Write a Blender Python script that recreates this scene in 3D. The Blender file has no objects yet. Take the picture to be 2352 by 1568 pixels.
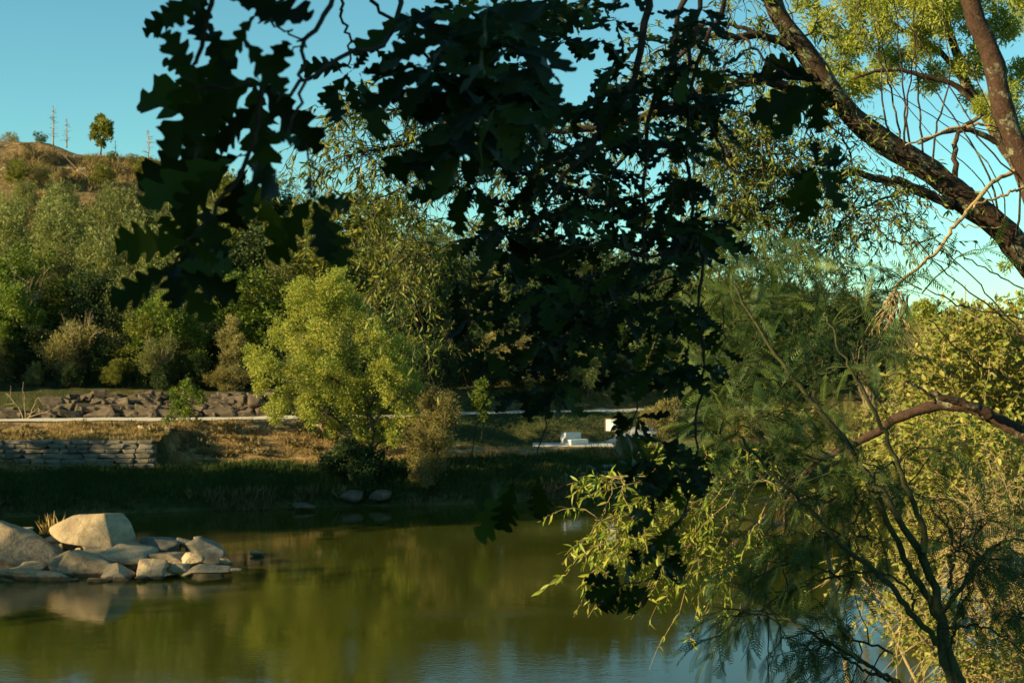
import bpy, bmesh, math, random
import numpy as np
from mathutils import Vector, Matrix, Euler
R_ = math.radians
scene = bpy.context.scene
COL = scene.collection
# ------------------------------------------------------------------ camera, sky, sun, exposure
CAMZ = 7.3
cam = bpy.data.objects.new('camera', bpy.data.cameras.new('camera'))
COL.objects.link(cam)
cam.location = (0, 0, CAMZ); cam.rotation_euler = (R_(90), 0, 0)
cam.data.lens = 50.0; cam.data.sensor_width = 36
cam.data.clip_start = 0.05; cam.data.clip_end = 6000
cam.data.dof.use_dof = True; cam.data.dof.focus_distance = 7.5; cam.data.dof.aperture_fstop = 9.0
scene.camera = cam
SUN_AZ = 24.0     # degrees behind the picture plane; the sun stands to the left
SUN_EL = 18.0
ts = Vector((-math.cos(R_(SUN_AZ))*math.cos(R_(SUN_EL)), -math.sin(R_(SUN_AZ))*math.cos(R_(SUN_EL)), math.sin(R_(SUN_EL))))
world = bpy.data.worlds.new('World'); scene.world = world; world.use_nodes = True
nt = world.node_tree; nt.nodes.clear()
sky = nt.nodes.new('ShaderNodeTexSky'); sky.sky_type = 'NISHITA'; sky.sun_disc = False
sky.sun_elevation = R_(SUN_EL); sky.sun_rotation = math.atan2(ts.x, ts.y)
sky.altitude = 300; sky.air_density = 1.0; sky.dust_density = 0.0; sky.ozone_density = 3.0
tn = nt.nodes.new('ShaderNodeMix'); tn.data_type = 'RGBA'; tn.blend_type = 'MULTIPLY'; tn.inputs[0].default_value = 1
nt.links.new(sky.outputs[0], tn.inputs[6]); tn.inputs[7].default_value = (0.62, 1.0, 0.80, 1)
bg = nt.nodes.new('ShaderNodeBackground'); bg.inputs[1].default_value = 0.082
wo = nt.nodes.new('ShaderNodeOutputWorld')
nt.links.new(tn.outputs[2], bg.inputs[0]); nt.links.new(bg.outputs[0], wo.inputs[0])
sl = bpy.data.lights.new('sun', 'SUN'); sl.energy = 5.0; sl.angle = R_(0.5); sl.color = (1.0, 0.80, 0.42)
sun = bpy.data.objects.new('sun', sl); COL.objects.link(sun)
sun.rotation_euler = ts.to_track_quat('Z', 'Y').to_euler(); sun.location = (-30, -10, 40)
scene.view_settings.view_transform = 'Standard'; scene.view_settings.look = 'None'
scene.view_settings.exposure = 1.2; scene.view_settings.gamma = 1.0
scene.view_settings.use_curve_mapping = False
scene.render.engine = 'CYCLES'
scene.cycles.max_bounces = 6; scene.cycles.diffuse_bounces = 2; scene.cycles.transmission_bounces = 3
scene.cycles.use_denoising = True

# ------------------------------------------------------------------ helpers
FPX = 3267.0
def P(px, py, d):
    return np.array([(px-1176)/FPX*d, d, CAMZ-(py-784)/FPX*d])
def PL(pts, d0, d1=None):
    d1 = d0 if d1 is None else d1
    n = len(pts)
    return np.array([P(x, y, d0+(d1-d0)*i/max(1, n-1)) for i, (x, y) in enumerate(pts)])
def nrm(a):
    return a/np.maximum(np.linalg.norm(a, axis=-1, keepdims=True), 1e-9)
def rng(s): return np.random.default_rng(s)

def mesh(name, V, F, mat=None, tint=None, smooth=False):
    """F: list of index arrays (m,k), or one array"""
    me = bpy.data.meshes.new(name)
    V = np.asarray(V, dtype=np.float32)
    Fs = F if isinstance(F, list) else [F]
    Fs = [np.asarray(f, dtype=np.int32) for f in Fs if len(f)]
    me.vertices.add(len(V)); me.vertices.foreach_set('co', V.ravel())
    loops = np.concatenate([f.ravel() for f in Fs])
    counts = np.concatenate([np.full(len(f), f.shape[1], dtype=np.int32) for f in Fs])
    starts = np.concatenate([[0], np.cumsum(counts)[:-1]]).astype(np.int32)
    me.loops.add(len(loops)); me.loops.foreach_set('vertex_index', loops)
    me.polygons.add(len(counts)); me.polygons.foreach_set('loop_start', starts)
    try: me.polygons.foreach_set('loop_total', counts)
    except Exception: pass
    if smooth: me.polygons.foreach_set('use_smooth', np.ones(len(counts), dtype=bool))
    me.update(calc_edges=True); me.validate()
    if tint is not None:
        a = me.attributes.new('tint', 'FLOAT', 'POINT')
        a.data.foreach_set('value', np.asarray(tint, dtype=np.float32))
    if mat is not None: me.materials.append(mat)
    return me
def join(parts):
    """parts: list of (V, F or list of F[, tint]) -> V, Flist, tint"""
    Vs, Fd, Ts, off = [], {}, [], 0
    for p in parts:
        V, F = p[0], p[1]
        for f in (F if isinstance(F, list) else [F]):
            if len(f): Fd.setdefault(f.shape[1], []).append(f+off)
        Ts.append(p[2] if len(p) > 2 else np.full(len(V), .5))
        Vs.append(V); off += len(V)
    return np.concatenate(Vs), [np.concatenate(v) for v in Fd.values()], np.concatenate(Ts)
def link(name, me, parent=None, loc=None, world=False):
    o = bpy.data.objects.new(name, me); COL.objects.link(o)
    if parent is not None:
        o.parent = parent
        if world: o.location = -Vector(parent.location)
    if loc is not None: o.location = loc
    return o
def tag(o, label=None, cat=None, group=None, kind=None):
    if label: o['label'] = label
    if cat: o['category'] = cat
    if group: o['group'] = group
    if kind: o['kind'] = kind
    return o
def thing(name, label, cat, loc=(0, 0, 0), group=None, rz=0):
    o = bpy.data.objects.new(name, None); COL.objects.link(o)
    o.location = tuple(float(v) for v in loc); o.rotation_euler = (0, 0, rz); o.empty_display_size = .2
    return tag(o, label, cat, group)
def copy_thing(root, loc, rz, sc, label, group=None):
    r = root.copy(); COL.objects.link(r); r.location = loc; r.rotation_euler = (0, 0, rz); r.scale = sc
    r['label'] = label
    if group: r['group'] = group
    for ch in list(root.children):
        c = ch.copy(); COL.objects.link(c); c.parent = r
    return r

# batch tubes
def tubes(pts, rad, s=5, cap=True):
    pts = np.asarray(pts, float); rad = np.asarray(rad, float)
    if pts.ndim == 2: pts = pts[None]; rad = rad[None]
    n, k, _ = pts.shape
    T = np.empty_like(pts); T[:, 1:-1] = pts[:, 2:]-pts[:, :-2]; T[:, 0] = pts[:, 1]-pts[:, 0]; T[:, -1] = pts[:, -1]-pts[:, -2]
    T = nrm(T)
    ref = np.where(np.abs(T[:, :1, 2:3]) > .8, np.array([[[1., .1, 0]]]), np.array([[[0., .12, 1.]]]))
    ref = np.broadcast_to(ref, T.shape)
    A = nrm(np.cross(T, ref)); B = np.cross(T, A)
    ang = np.arange(s)*2*math.pi/s
    V = pts[:, :, None, :]+rad[:, :, None, None]*(np.cos(ang)[None, None, :, None]*A[:, :, None, :]+np.sin(ang)[None, None, :, None]*B[:, :, None, :])
    V = V.reshape(-1, 3)
    i = np.arange(n)[:, None, None]*k*s; j = np.arange(k-1)[None, :, None]*s; a = np.arange(s)[None, None, :]; b = (a+1) % s
    F = np.stack([i+j+a, i+j+b, i+j+s+b, i+j+s+a], -1).reshape(-1, 4)
    Fl = [F]
    if cap and s <= 16:
        i2 = np.arange(n)[:, None]*k*s+(k-1)*s
        Fl.append((i2+np.arange(s)[None, :]))
        i3 = np.arange(n)[:, None]*k*s
        Fl.append((i3+np.arange(s)[::-1][None, :]))
    return V, Fl
def resample(pts, k, jit=0, seed=0):
    """smooth (catmull) resampling of a polyline to k points"""
    pts = np.asarray(pts, float); n = len(pts)
    L = np.concatenate([[0], np.cumsum(np.linalg.norm(np.diff(pts, axis=0), axis=1))]); u = np.linspace(0, L[-1], k)
    idx = np.clip(np.searchsorted(L, u, side='right')-1, 0, n-2); t = ((u-L[idx])/np.maximum(L[idx+1]-L[idx], 1e-9))[:, None]
    p0 = pts[np.maximum(idx-1, 0)]; p1 = pts[idx]; p2 = pts[idx+1]; p3 = pts[np.minimum(idx+2, n-1)]
    out = .5*((2*p1)+(-p0+p2)*t+(2*p0-5*p1+4*p2-p3)*t**2+(-p0+3*p1-3*p2+p3)*t**3)
    if jit:
        j = rng(seed).normal(0, jit, out.shape); j[0] = 0; out = out+j
    return out
def limb(pts, r0, r1, k=24, s=8, jit=0, seed=0, pw=1.0, knob=0.0):
    p = resample(pts, k, jit, seed)
    r = r0+(r1-r0)*np.linspace(0, 1, k)**pw
    if knob: r = r*(1+rng(seed+7).normal(0, knob, k))
    return p, r
def tube_tr(pts, r0, r1, k=24, s=8, **kw):
    p, r = limb(pts, r0, r1, k, s, **kw)
    return tubes(p, r, s)
# leaf instancing
def frames(d, nz):
    y = nrm(d); x = nrm(np.cross(y, nz)); z = np.cross(x, y)
    return np.stack([x, y, z], -1)     # columns
def inst(T, pos, M, s, tint=None, seed=0):
    TV, TF = T
    n = len(pos); k = len(TV)
    s = np.broadcast_to(np.asarray(s, float), (n,))
    V = np.einsum('nij,kj->nki', M, TV)*s[:, None, None]+pos[:, None, :]
    off = (np.arange(n)*k)[:, None, None]
    fl = [(f[None]+off).reshape(-1, f.shape[1]) for f in (TF if isinstance(TF, list) else [TF])]
    if tint is None: tint = rng(seed).random(n)
    return V.reshape(-1, 3), fl, np.repeat(tint, k)
def rdir(n, r, up=0.0):
    v = r.normal(size=(n, 3)); v = nrm(v); v[:, 2] += up
    return nrm(v)
# value noise
_ng = rng(99).random((256, 256))
def vn(x, y):
    x = np.asarray(x, float); y = np.asarray(y, float)
    xi = np.floor(x).astype(int); yi = np.floor(y).astype(int); fx = x-xi; fy = y-yi
    fx = fx*fx*(3-2*fx); fy = fy*fy*(3-2*fy)
    g = lambda a, b: _ng[a % 256, b % 256]
    return (g(xi, yi)*(1-fx)+g(xi+1, yi)*fx)*(1-fy)+(g(xi, yi+1)*(1-fx)+g(xi+1, yi+1)*fx)*fy
def fbm(x, y, o=4):
    s = 0; a = .5
    for i in range(o):
        s = s+a*(vn(x+i*17.3, y-i*9.1)-.5); x = x*2.03; y = y*2.03; a *= .5
    return s

# ------------------------------------------------------------------ materials
def newmat(name):
    m = bpy.data.materials.new(name); m.use_nodes = True; n = m.node_tree.nodes; n.clear()
    out = n.new('ShaderNodeOutputMaterial'); b = n.new('ShaderNodeBsdfPrincipled')
    m.node_tree.links.new(b.outputs[0], out.inputs[0])
    return m, m.node_tree, b, out
def ramp(nt, stops):
    r = nt.nodes.new('ShaderNodeValToRGB')
    while len(r.color_ramp.elements) < len(stops): r.color_ramp.elements.new(.5)
    for e, (p, c) in zip(r.color_ramp.elements, stops):
        e.position = p; e.color = (*c, 1) if len(c) == 3 else c
    return r
def noise(nt, scale, detail=4, rough=.55, vec=None, dist=0):
    n = nt.nodes.new('ShaderNodeTexNoise'); n.inputs['Scale'].default_value = scale; n.inputs['Detail'].default_value = detail
    n.inputs['Roughness'].default_value = rough; n.inputs['Distortion'].default_value = dist
    if vec is not None: nt.links.new(vec, n.inputs['Vector'])
    return n
def coord(nt, kind='Object', scale=(1, 1, 1)):
    c = nt.nodes.new('ShaderNodeTexCoord'); mp = nt.nodes.new('ShaderNodeMapping'); mp.inputs['Scale'].default_value = scale
    nt.links.new(c.outputs[kind], mp.inputs[0]); return mp.outputs[0]
def mix(nt, a, b, f, mode='MIX'):
    m = nt.nodes.new('ShaderNodeMix'); m.data_type = 'RGBA'; m.blend_type = mode
    for i, v in ((0, f), (6, a), (7, b)):
        if hasattr(v, 'links') or isinstance(v, bpy.types.NodeSocket): nt.links.new(v, m.inputs[i])
        elif i == 0: m.inputs[0].default_value = v
        else: m.inputs[i].default_value = (*v, 1)
    return m.outputs[2]
def bump(nt, h, strength, dist, b):
    n = nt.nodes.new('ShaderNodeBump'); n.inputs['Strength'].default_value = strength; n.inputs['Distance'].default_value = dist
    nt.links.new(h, n.inputs['Height']); nt.links.new(n.outputs[0], b.inputs['Normal']); return n
def leafmat(name, c0, c1, c2, trans=.35, rough=.5, spec=.3, rvar=.25, tcol=None):
    m, t, b, out = newmat(name)
    a = t.nodes.new('ShaderNodeAttribute'); a.attribute_name = 'tint'
    r = ramp(t, [(0, c0), (.6, c1), (1, c2)]); t.links.new(a.outputs['Fac'], r.inputs[0])
    oi = t.nodes.new('ShaderNodeObjectInfo')
    mr = t.nodes.new('ShaderNodeMapRange'); mr.inputs[3].default_value = 1-rvar; mr.inputs[4].default_value = 1+rvar
    t.links.new(oi.outputs['Random'], mr.inputs[0])
    hs = t.nodes.new('ShaderNodeHueSaturation'); t.links.new(mr.outputs[0], hs.inputs['Value']); t.links.new(r.outputs[0], hs.inputs['Color'])
    t.links.new(hs.outputs[0], b.inputs['Base Color']); b.inputs['Roughness'].default_value = rough
    b.inputs['Specular IOR Level'].default_value = spec
    if trans > 0:
        tr = t.nodes.new('ShaderNodeBsdfTranslucent'); ms = t.nodes.new('ShaderNodeMixShader'); ms.inputs[0].default_value = trans
        g = mix(t, hs.outputs[0], tcol or (1.0, .95, .35), 1.0, 'MULTIPLY')
        t.links.new(g, tr.inputs[0]); t.links.new(b.outputs[0], ms.inputs[1]); t.links.new(tr.outputs[0], ms.inputs[2]); t.links.new(ms.outputs[0], out.inputs[0])
    return m
def barkmat(name, dark, light, lichen=None, amount=.5, stretch=(6, 6, 6), bs=.6):
    m, t, b, out = newmat(name)
    v = coord(t, 'Object', (1, 1, 1))
    n1 = noise(t, 28, 6, .65, v, 1.5); n2 = noise(t, 90, 3, .6, v)
    r = ramp(t, [(.3, dark), (.7, light)]); t.links.new(n1.outputs[0], r.inputs[0]); c = r.outputs[0]
    if lichen:
        n3 = noise(t, 7, 5, .6, v); n4 = noise(t, 45, 3, .6, v)
        r3 = ramp(t, [(amount, (0, 0, 0)), (amount+.06, (1, 1, 1))]); t.links.new(n3.outputs[0], r3.inputs[0])
        r4 = ramp(t, [(.42, (0, 0, 0)), (.58, (1, 1, 1))]); t.links.new(n4.outputs[0], r4.inputs[0])
        f = mix(t, r3.outputs[0], r4.outputs[0], 1.0, 'MULTIPLY')
        c = mix(t, c, lichen, f)
    t.links.new(c, b.inputs['Base Color']); b.inputs['Roughness'].default_value = .85; b.inputs['Specular IOR Level'].default_value = .2
    bump(t, n1.outputs[0], bs, .02, b)
    return m
def rockmat(name, a, bcol, c, sc=1.0, stain=(.16, .15, .12), bs=.5):
    m, t, b, out = newmat(name)
    v = coord(t, 'Object')
    n1 = noise(t, 1.6*sc, 6, .6, v, .4); n2 = noise(t, 22*sc, 5, .7, v); n3 = noise(t, 5*sc, 6, .65, v, 1)
    r = ramp(t, [(.3, a), (.5, bcol), (.72, c)]); t.links.new(n1.outputs[0], r.inputs[0])
    r2 = ramp(t, [(.35, (.72, .72, .72)), (.65, (1.08, 1.08, 1.08))]); t.links.new(n2.outputs[0], r2.inputs[0])
    cc = mix(t, r.outputs[0], r2.outputs[0], 1.0, 'MULTIPLY')
    r3 = ramp(t, [(.56, (0, 0, 0)), (.7, (.8, .8, .8))]); t.links.new(n3.outputs[0], r3.inputs[0])
    cc = mix(t, cc, stain, r3.outputs[0])
    oi = t.nodes.new('ShaderNodeObjectInfo'); mr = t.nodes.new('ShaderNodeMapRange'); mr.inputs[3].default_value = .78; mr.inputs[4].default_value = 1.15
    t.links.new(oi.outputs['Random'], mr.inputs[0]); hs = t.nodes.new('ShaderNodeHueSaturation')
    t.links.new(mr.outputs[0], hs.inputs['Value']); t.links.new(cc, hs.inputs['Color'])
    t.links.new(hs.outputs[0], b.inputs['Base Color']); b.inputs['Roughness'].default_value = .9; b.inputs['Specular IOR Level'].default_value = .2
    if name == 'granite':
        ge = t.nodes.new('ShaderNodeNewGeometry'); sx_ = t.nodes.new('ShaderNodeSeparateXYZ'); t.links.new(ge.outputs['Position'], sx_.inputs[0])
        ad = t.nodes.new('ShaderNodeMath'); ad.operation = 'MULTIPLY_ADD'; ad.inputs[1].default_value = -.12; t.links.new(n3.outputs[0], ad.inputs[0]); t.links.new(sx_.outputs[2], ad.inputs[2])
        wr = ramp(t, [(0.02, (.28, .27, .24)), (.09, (1, 1, 1))]); t.links.new(ad.outputs[0], wr.inputs[0])
        wc = mix(t, hs.outputs[0], wr.outputs[0], 1.0, 'MULTIPLY'); t.links.new(wc, b.inputs['Base Color'])
        vo = t.nodes.new('ShaderNodeTexVoronoi'); vo.feature = 'DISTANCE_TO_EDGE'; vo.inputs['Scale'].default_value = 1.1; nd = noise(t, 2.2, 4, .6, v)
        vm = mix(t, v, nd.outputs['Color'], .35); t.links.new(vm, vo.inputs['Vector'])
        cr_ = ramp(t, [(0, (0, 0, 0)), (.03, (1, 1, 1))]); t.links.new(vo.outputs[0], cr_.inputs[0])
        n3b = mix(t, n3.outputs[0], cr_.outputs[0], .12)
        h = mix(t, n3b, n2.outputs[0], .35)
        wc2 = mix(t, (.86, .84, .8), (1, 1, 1), cr_.outputs[0]); t.links.new(mix(t, wc, wc2, 1.0, 'MULTIPLY'), b.inputs['Base Color'])
    else: h = mix(t, n3.outputs[0], n2.outputs[0], .4)
    bump(t, h, bs, .06/sc, b)
    return m

M = {}
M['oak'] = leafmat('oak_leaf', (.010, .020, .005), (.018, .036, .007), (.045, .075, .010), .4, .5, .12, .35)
M['lean'] = leafmat('ash_leaf', (.10, .15, .03), (.17, .22, .04), (.30, .28, .05), .42, .45, .3, .15)
M['willow'] = leafmat('willow_leaf', (.18, .25, .03), (.30, .35, .05), (.46, .38, .06), .4, .45, .3, .15)
M['crownr'] = leafmat('bright_leaf', (.28, .35, .07), (.42, .47, .10), (.55, .52, .13), .5, .5, .2, .1)
M['wattle_near'] = leafmat('wattle_frond', (.045, .085, .024), (.08, .135, .034), (.15, .20, .042), .38, .5, .3, .2)
M['bushr'] = leafmat('bush_leaf', (.15, .18, .03), (.25, .26, .045), (.40, .33, .08), .35, .5, .3, .1)
M['wattle'] = leafmat('far_wattle', (.11, .135, .045), (.19, .21, .075), (.30, .29, .11), .28, .7, .1, .3)
M['olive'] = leafmat('far_olive', (.085, .10, .02), (.15, .165, .032), (.24, .21, .045), .28, .7, .1, .3)
M['green'] = leafmat('far_green', (.065, .105, .016), (.12, .17, .026), (.24, .26, .04), .3, .6, .15, .2)
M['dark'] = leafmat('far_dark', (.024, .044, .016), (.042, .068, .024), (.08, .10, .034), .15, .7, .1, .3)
M['dry'] = leafmat('far_dry', (.14, .12, .06), (.21, .17, .085), (.30, .24, .12), .2, .8, .1, .2)
M['scrub'] = leafmat('far_scrub', (.17, .15, .055), (.24, .21, .075), (.32, .27, .10), .25, .8, .1, .15)
M['yellow'] = leafmat('yellow_leaf', (.17, .22, .04), (.31, .34, .06), (.46, .38, .08), .35, .6, .2, .05)
M['bark'] = barkmat('bark_lichen', (.022, .014, .009), (.085, .052, .032), (.20, .21, .13), .53)
M['barkred'] = barkmat('bark_red', (.022, .013, .009), (.085, .046, .028), (.20, .20, .13), .56)
M['barkpale'] = barkmat('bark_pale', (.20, .14, .08), (.42, .31, .19))
M['barkfar'] = barkmat('bark_far', (.05, .035, .022), (.14, .10, .065))
M['twig'] = barkmat('twig_dark', (.02, .014, .010), (.06, .042, .028))
M['twigred'] = barkmat('twig_red', (.08, .035, .02), (.2, .09, .05))
M['stem'] = barkmat('wattle_stem', (.03, .032, .012), (.085, .085, .035))
M['twigtan'] = barkmat('twig_tan', (.22, .15, .07), (.42, .30, .15))
M['rock'] = rockmat('granite', (.28, .20, .12), (.41, .305, .185), (.50, .385, .25), bs=1.0)
M['stonew'] = rockmat('wall_stone', (.12, .105, .08), (.20, .175, .135), (.29, .255, .20), 1.5)
M['stoned'] = rockmat('rough_stone', (.06, .048, .034), (.12, .09, .062), (.20, .15, .10), 1.2)
M['conc'] = rockmat('concrete', (.52, .50, .45), (.60, .58, .53), (.66, .64, .58), 1.5, (.45, .42, .37), .15)
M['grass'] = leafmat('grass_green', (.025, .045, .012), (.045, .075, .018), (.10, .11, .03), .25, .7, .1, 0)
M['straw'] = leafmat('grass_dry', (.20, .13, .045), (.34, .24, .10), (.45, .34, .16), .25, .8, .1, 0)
M['reed'] = leafmat('reed_dry', (.10, .08, .035), (.17, .13, .06), (.26, .2, .10), .2, .8, .1, 0)
m, t, b, o_ = newmat('board_wood'); b.inputs['Base Color'].default_value = (.16, .08, .04, 1); b.inputs['Roughness'].default_value = .7
v = coord(t, 'Object', (2, 2, 14)); n_ = noise(t, 8, 4, .6, v); r_ = ramp(t, [(.3, (.10, .05, .025)), (.7, (.24, .13, .07))]); t.links.new(n_.outputs[0], r_.inputs[0]); t.links.new(r_.outputs[0], b.inputs['Base Color'])
M['wood'] = m
m, t, b, o_ = newmat('board_print')
v = coord(t, 'Object'); n_ = noise(t, 6, 3, .6, v); r_ = ramp(t, [(.40, (.22, .38, .42)), (.48, (.74, .76, .68)), (.75, (.82, .80, .70))]); t.links.new(n_.outputs[0], r_.inputs[0]); t.links.new(r_.outputs[0], b.inputs['Base Color']); b.inputs['Roughness'].default_value = .4
M['print'] = m
# ground
def groundmat():
    m, t, b, out = newmat('bank_earth')
    v = coord(t, 'Object')
    n1 = noise(t, .35, 6, .6, v, .5); n2 = noise(t, 2.2, 6, .7, v); n3 = noise(t, 9, 5, .7, v); n4 = noise(t, .12, 4, .6, v)
    dry = ramp(t, [(.27, (.07, .04, .02)), (.48, (.27, .165, .07)), (.68, (.52, .37, .18))]); t.links.new(n2.outputs[0], dry.inputs[0])
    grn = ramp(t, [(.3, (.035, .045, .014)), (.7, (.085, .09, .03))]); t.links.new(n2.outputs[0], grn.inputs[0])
    a = t.nodes.new('ShaderNodeAttribute'); a.attribute_name = 'tint'
    ad = t.nodes.new('ShaderNodeMath'); ad.operation = 'ADD'; t.links.new(a.outputs['Fac'], ad.inputs[0])
    mm = t.nodes.new('ShaderNodeMapRange'); mm.inputs[1].default_value = .3; mm.inputs[2].default_value = .7; mm.inputs[3].default_value = -.3; mm.inputs[4].default_value = .3
    t.links.new(n1.outputs[0], mm.inputs[0]); t.links.new(mm.outputs[0], ad.inputs[1])
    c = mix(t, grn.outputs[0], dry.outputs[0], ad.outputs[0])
    r3 = ramp(t, [(.3, (.6, .6, .6)), (.7, (1.15, 1.15, 1.15))]); t.links.new(n3.outputs[0], r3.inputs[0])
    c = mix(t, c, r3.outputs[0], 1.0, 'MULTIPLY')
    t.links.new(c, b.inputs['Base Color']); b.inputs['Roughness'].default_value = 1; b.inputs['Specular IOR Level'].default_value = .1
    bump(t, mix(t, n2.outputs[0], n3.outputs[0], .5), .9, .25, b)
    return m
M['ground'] = groundmat()
m, t, b, o_ = newmat('path_gravel'); v = coord(t, 'Object')
n_ = noise(t, 3, 6, .7, v); r_ = ramp(t, [(.3, (.48, .42, .32)), (.7, (.66, .60, .48))]); t.links.new(n_.outputs[0], r_.inputs[0]); t.links.new(r_.outputs[0], b.inputs['Base Color']); b.inputs['Roughness'].default_value = .95
M['path'] = m
def watermat():
    m, t, b, out = newmat('river_water')
    b.inputs['Base Color'].default_value = (.036, .040, .005, 1); b.inputs['Roughness'].default_value = .03; b.inputs['IOR'].default_value = 1.33
    b.inputs['Specular IOR Level'].default_value = .5
    v1 = coord(t, 'Object', (1, 1.3, 1)); v2 = coord(t, 'Object', (.05, .10, 1))
    nb = noise(t, 1.1, 3, .5, v1, .3); ns = noise(t, 6.5, 3, .55, v1, .2); nm = noise(t, 1.0, 2, .5, v2, .6)
    # calm water is nearly smooth, wind patches are ruffled
    rm = ramp(t, [(.50, (.16, .16, .16)), (.63, (1, 1, 1))]); t.links.new(nm.outputs[0], rm.inputs[0])
    b1 = t.nodes.new('ShaderNodeBump'); b1.inputs['Strength'].default_value = 1; b1.inputs['Distance'].default_value = .0024
    t.links.new(nb.outputs[0], b1.inputs['Height'])
    sm = t.nodes.new('ShaderNodeMath'); sm.operation = 'MULTIPLY'; t.links.new(ns.outputs[0], sm.inputs[0]); t.links.new(rm.outputs[0], sm.inputs[1])
    b2 = t.nodes.new('ShaderNodeBump'); b2.inputs['Strength'].default_value = 1; b2.inputs['Distance'].default_value = .0062
    t.links.new(sm.outputs[0], b2.inputs['Height']); t.links.new(b1.outputs[0], b2.inputs['Normal']); t.links.new(b2.outputs[0], b.inputs['Normal'])
    return m
M['water'] = watermat()

# ------------------------------------------------------------------ terrain
FX = [-200, -60, -40, -30, -24, -21, -9, -2.5, 1.5, 4.9, 17, 30, 60, 120, 400]
FY = [18, 18, 28, 46, 57, 59, 62.6, 63.5, 65.5, 70.3, 76.7, 84, 94, 112, 160]
NX = [-200, -60, 0, 5, 8.5, 11, 14.5, 17.5, 21, 30, 60, 120, 400]
NY = [8, 12, 14, 15, 20, 26, 38, 52, 66, 72, 80, 95, 140]
PX = [-200, -60, -30, -9, -3, 3, 8, 15, 40, 120, 400]; PY = [66, 68, 71, 74.2, 78.2, 80.5, 82.4, 85, 92, 118, 170]
RX = [-200, -80, -50, -35, -22, -12, 0, 18, 35, 80, 400]; RZ = [30, 30, 27.2, 24.5, 21, 14.5, 10.5, 7.5, 5.5, 5.5, 6]
def yF(x): return np.interp(x, FX, FY)
def yN(x): return np.interp(x, NX, NY)
def yP(x): return np.interp(x, PX, PY)
def ss(a, b, x):
    t = np.clip((x-a)/(b-a), 0, 1); return t*t*(3-2*t)
def H0(x, y):
    x = np.asarray(x, float); y = np.asarray(y, float)
    f = yF(x); p = yP(x); n = yN(x)
    u = (y-f)/np.maximum(p-f, 1)
    low = np.interp(u, [-.6, -.1, 0, .04, .10, .3, .5, .6, .78, .86, 1], [-1.5, -.8, -.05, .5, .85, 1.35, 1.85, 2.15, 3.0, 3.3, 3.3])
    w = y-p
    t = np.clip((y-p-2.0)/(140-p-2.0), 0, 1)
    hill = 3.3+np.interp(w, [1.9, 2.6, 3.6, 400], [0, .55, 1.3, 1.3])+(np.interp(x, RX, RZ)-4.6)*t**1.5
    z = np.where(w > 0, hill, low)
    z = np.where(y > 140, hill-np.clip((y-140)*.02, 0, 3), z)
    z = np.where((x < -16.2) & (y > 65.25) & (w < -1.8), np.maximum(z, 2.72+(y-65.2)*.09), z)
    near = np.interp(n-y, [-6, -.5, 0, .6, 4, 12, 14, 60], [-1.5, -.7, -.05, .6, 2.1, 5.5, 5.65, 7.0])
    nearR = np.interp(n-y, [-6, -.5, 0, 1, 8, 20, 60], [-1.5, -.7, -.05, .5, 1.3, 2.2, 4.0])
    k = ss(5, 12, x)
    near = near*(1-k)+nearR*k
    z = np.where(u < 0, np.maximum(z, near), z)
    return z
def H(x, y, bumps=True):
    z = H0(x, y)
    if bumps:
        onpath = np.exp(-((y-yP(x))/2.0)**4)
        pat = ss(-2.5, .8, x)*(1-ss(6.0, 8.5, x))*ss(72.5, 73.4, y)*(1-ss(76.2, 76.9, y))
        z = z+(fbm(x*.33, y*.33)*.55+fbm(x*1.4+7, y*1.4)*.28)*(1-onpath)*(1-pat)*np.clip((z+.3)/1.0, .1, 1)
        z = z+np.clip((y-118)/30, 0, 1)*fbm(x*.12, y*.12)*3.0*(y < 400)
        z = z*(1-pat)+1.86*pat
    return z
def axis(segs):
    return np.unique(np.concatenate([np.arange(a, b, s) for a, b, s in segs]))
gx = np.concatenate([axis([(-24, 24, .35), (-60, -24, 1.2), (24, 62, 1.2), (-220, -60, 8), (62, 230, 8)]), [-2600, -1500, -800, -400, 400, 800, 1500, 2600]]); gx.sort()
gy = np.concatenate([axis([(-30, 8, 1.5), (8, 56, 1.2), (56, 86, .35), (86, 145, .8), (145, 260, 5)]), [-2000, -600, -150, -60, 300, 400, 600, 1000, 1800, 3000]]); gy.sort()
X, Y = np.meshgrid(gx, gy); Z = H(X, Y)
nx, ny = len(gx), len(gy)
V = np.stack([X, Y, Z], -1).reshape(-1, 3)
i = np.arange(ny-1)[:, None]*nx+np.arange(nx-1)[None, :]
F = np.stack([i, i+1, i+nx+1, i+nx], -1).reshape(-1, 4)
u = (Y-yF(X))/np.maximum(yP(X)-yF(X), 1)
dryness_and_shade = np.where(u < .45, .05, np.where(u < .88, 1.0, .35)); dryness_and_shade = np.where(Y > 118, .8, dryness_and_shade)
dryness_and_shade = np.where((X > -1) & (X < 9) & (u > .2) & (u < 1), .85, dryness_and_shade)
dryness_and_shade = np.where((X > -4) & (u > .55) & (u < .99), .0, dryness_and_shade)  # dark green tint paints the shade of the upper slope into the ground
dryness_and_shade = np.where(Y > yP(X)+1.8, np.minimum(dryness_and_shade, np.where(Y > 118, .8, .15)), dryness_and_shade)
dryness_and_shade = np.where(X < -16.2, np.where(u < .62, .15, dryness_and_shade), dryness_and_shade)
ground = link('ground', mesh('ground', V, F, M['ground'], dryness_and_shade.ravel(), True)); tag(ground, kind='structure')
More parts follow.
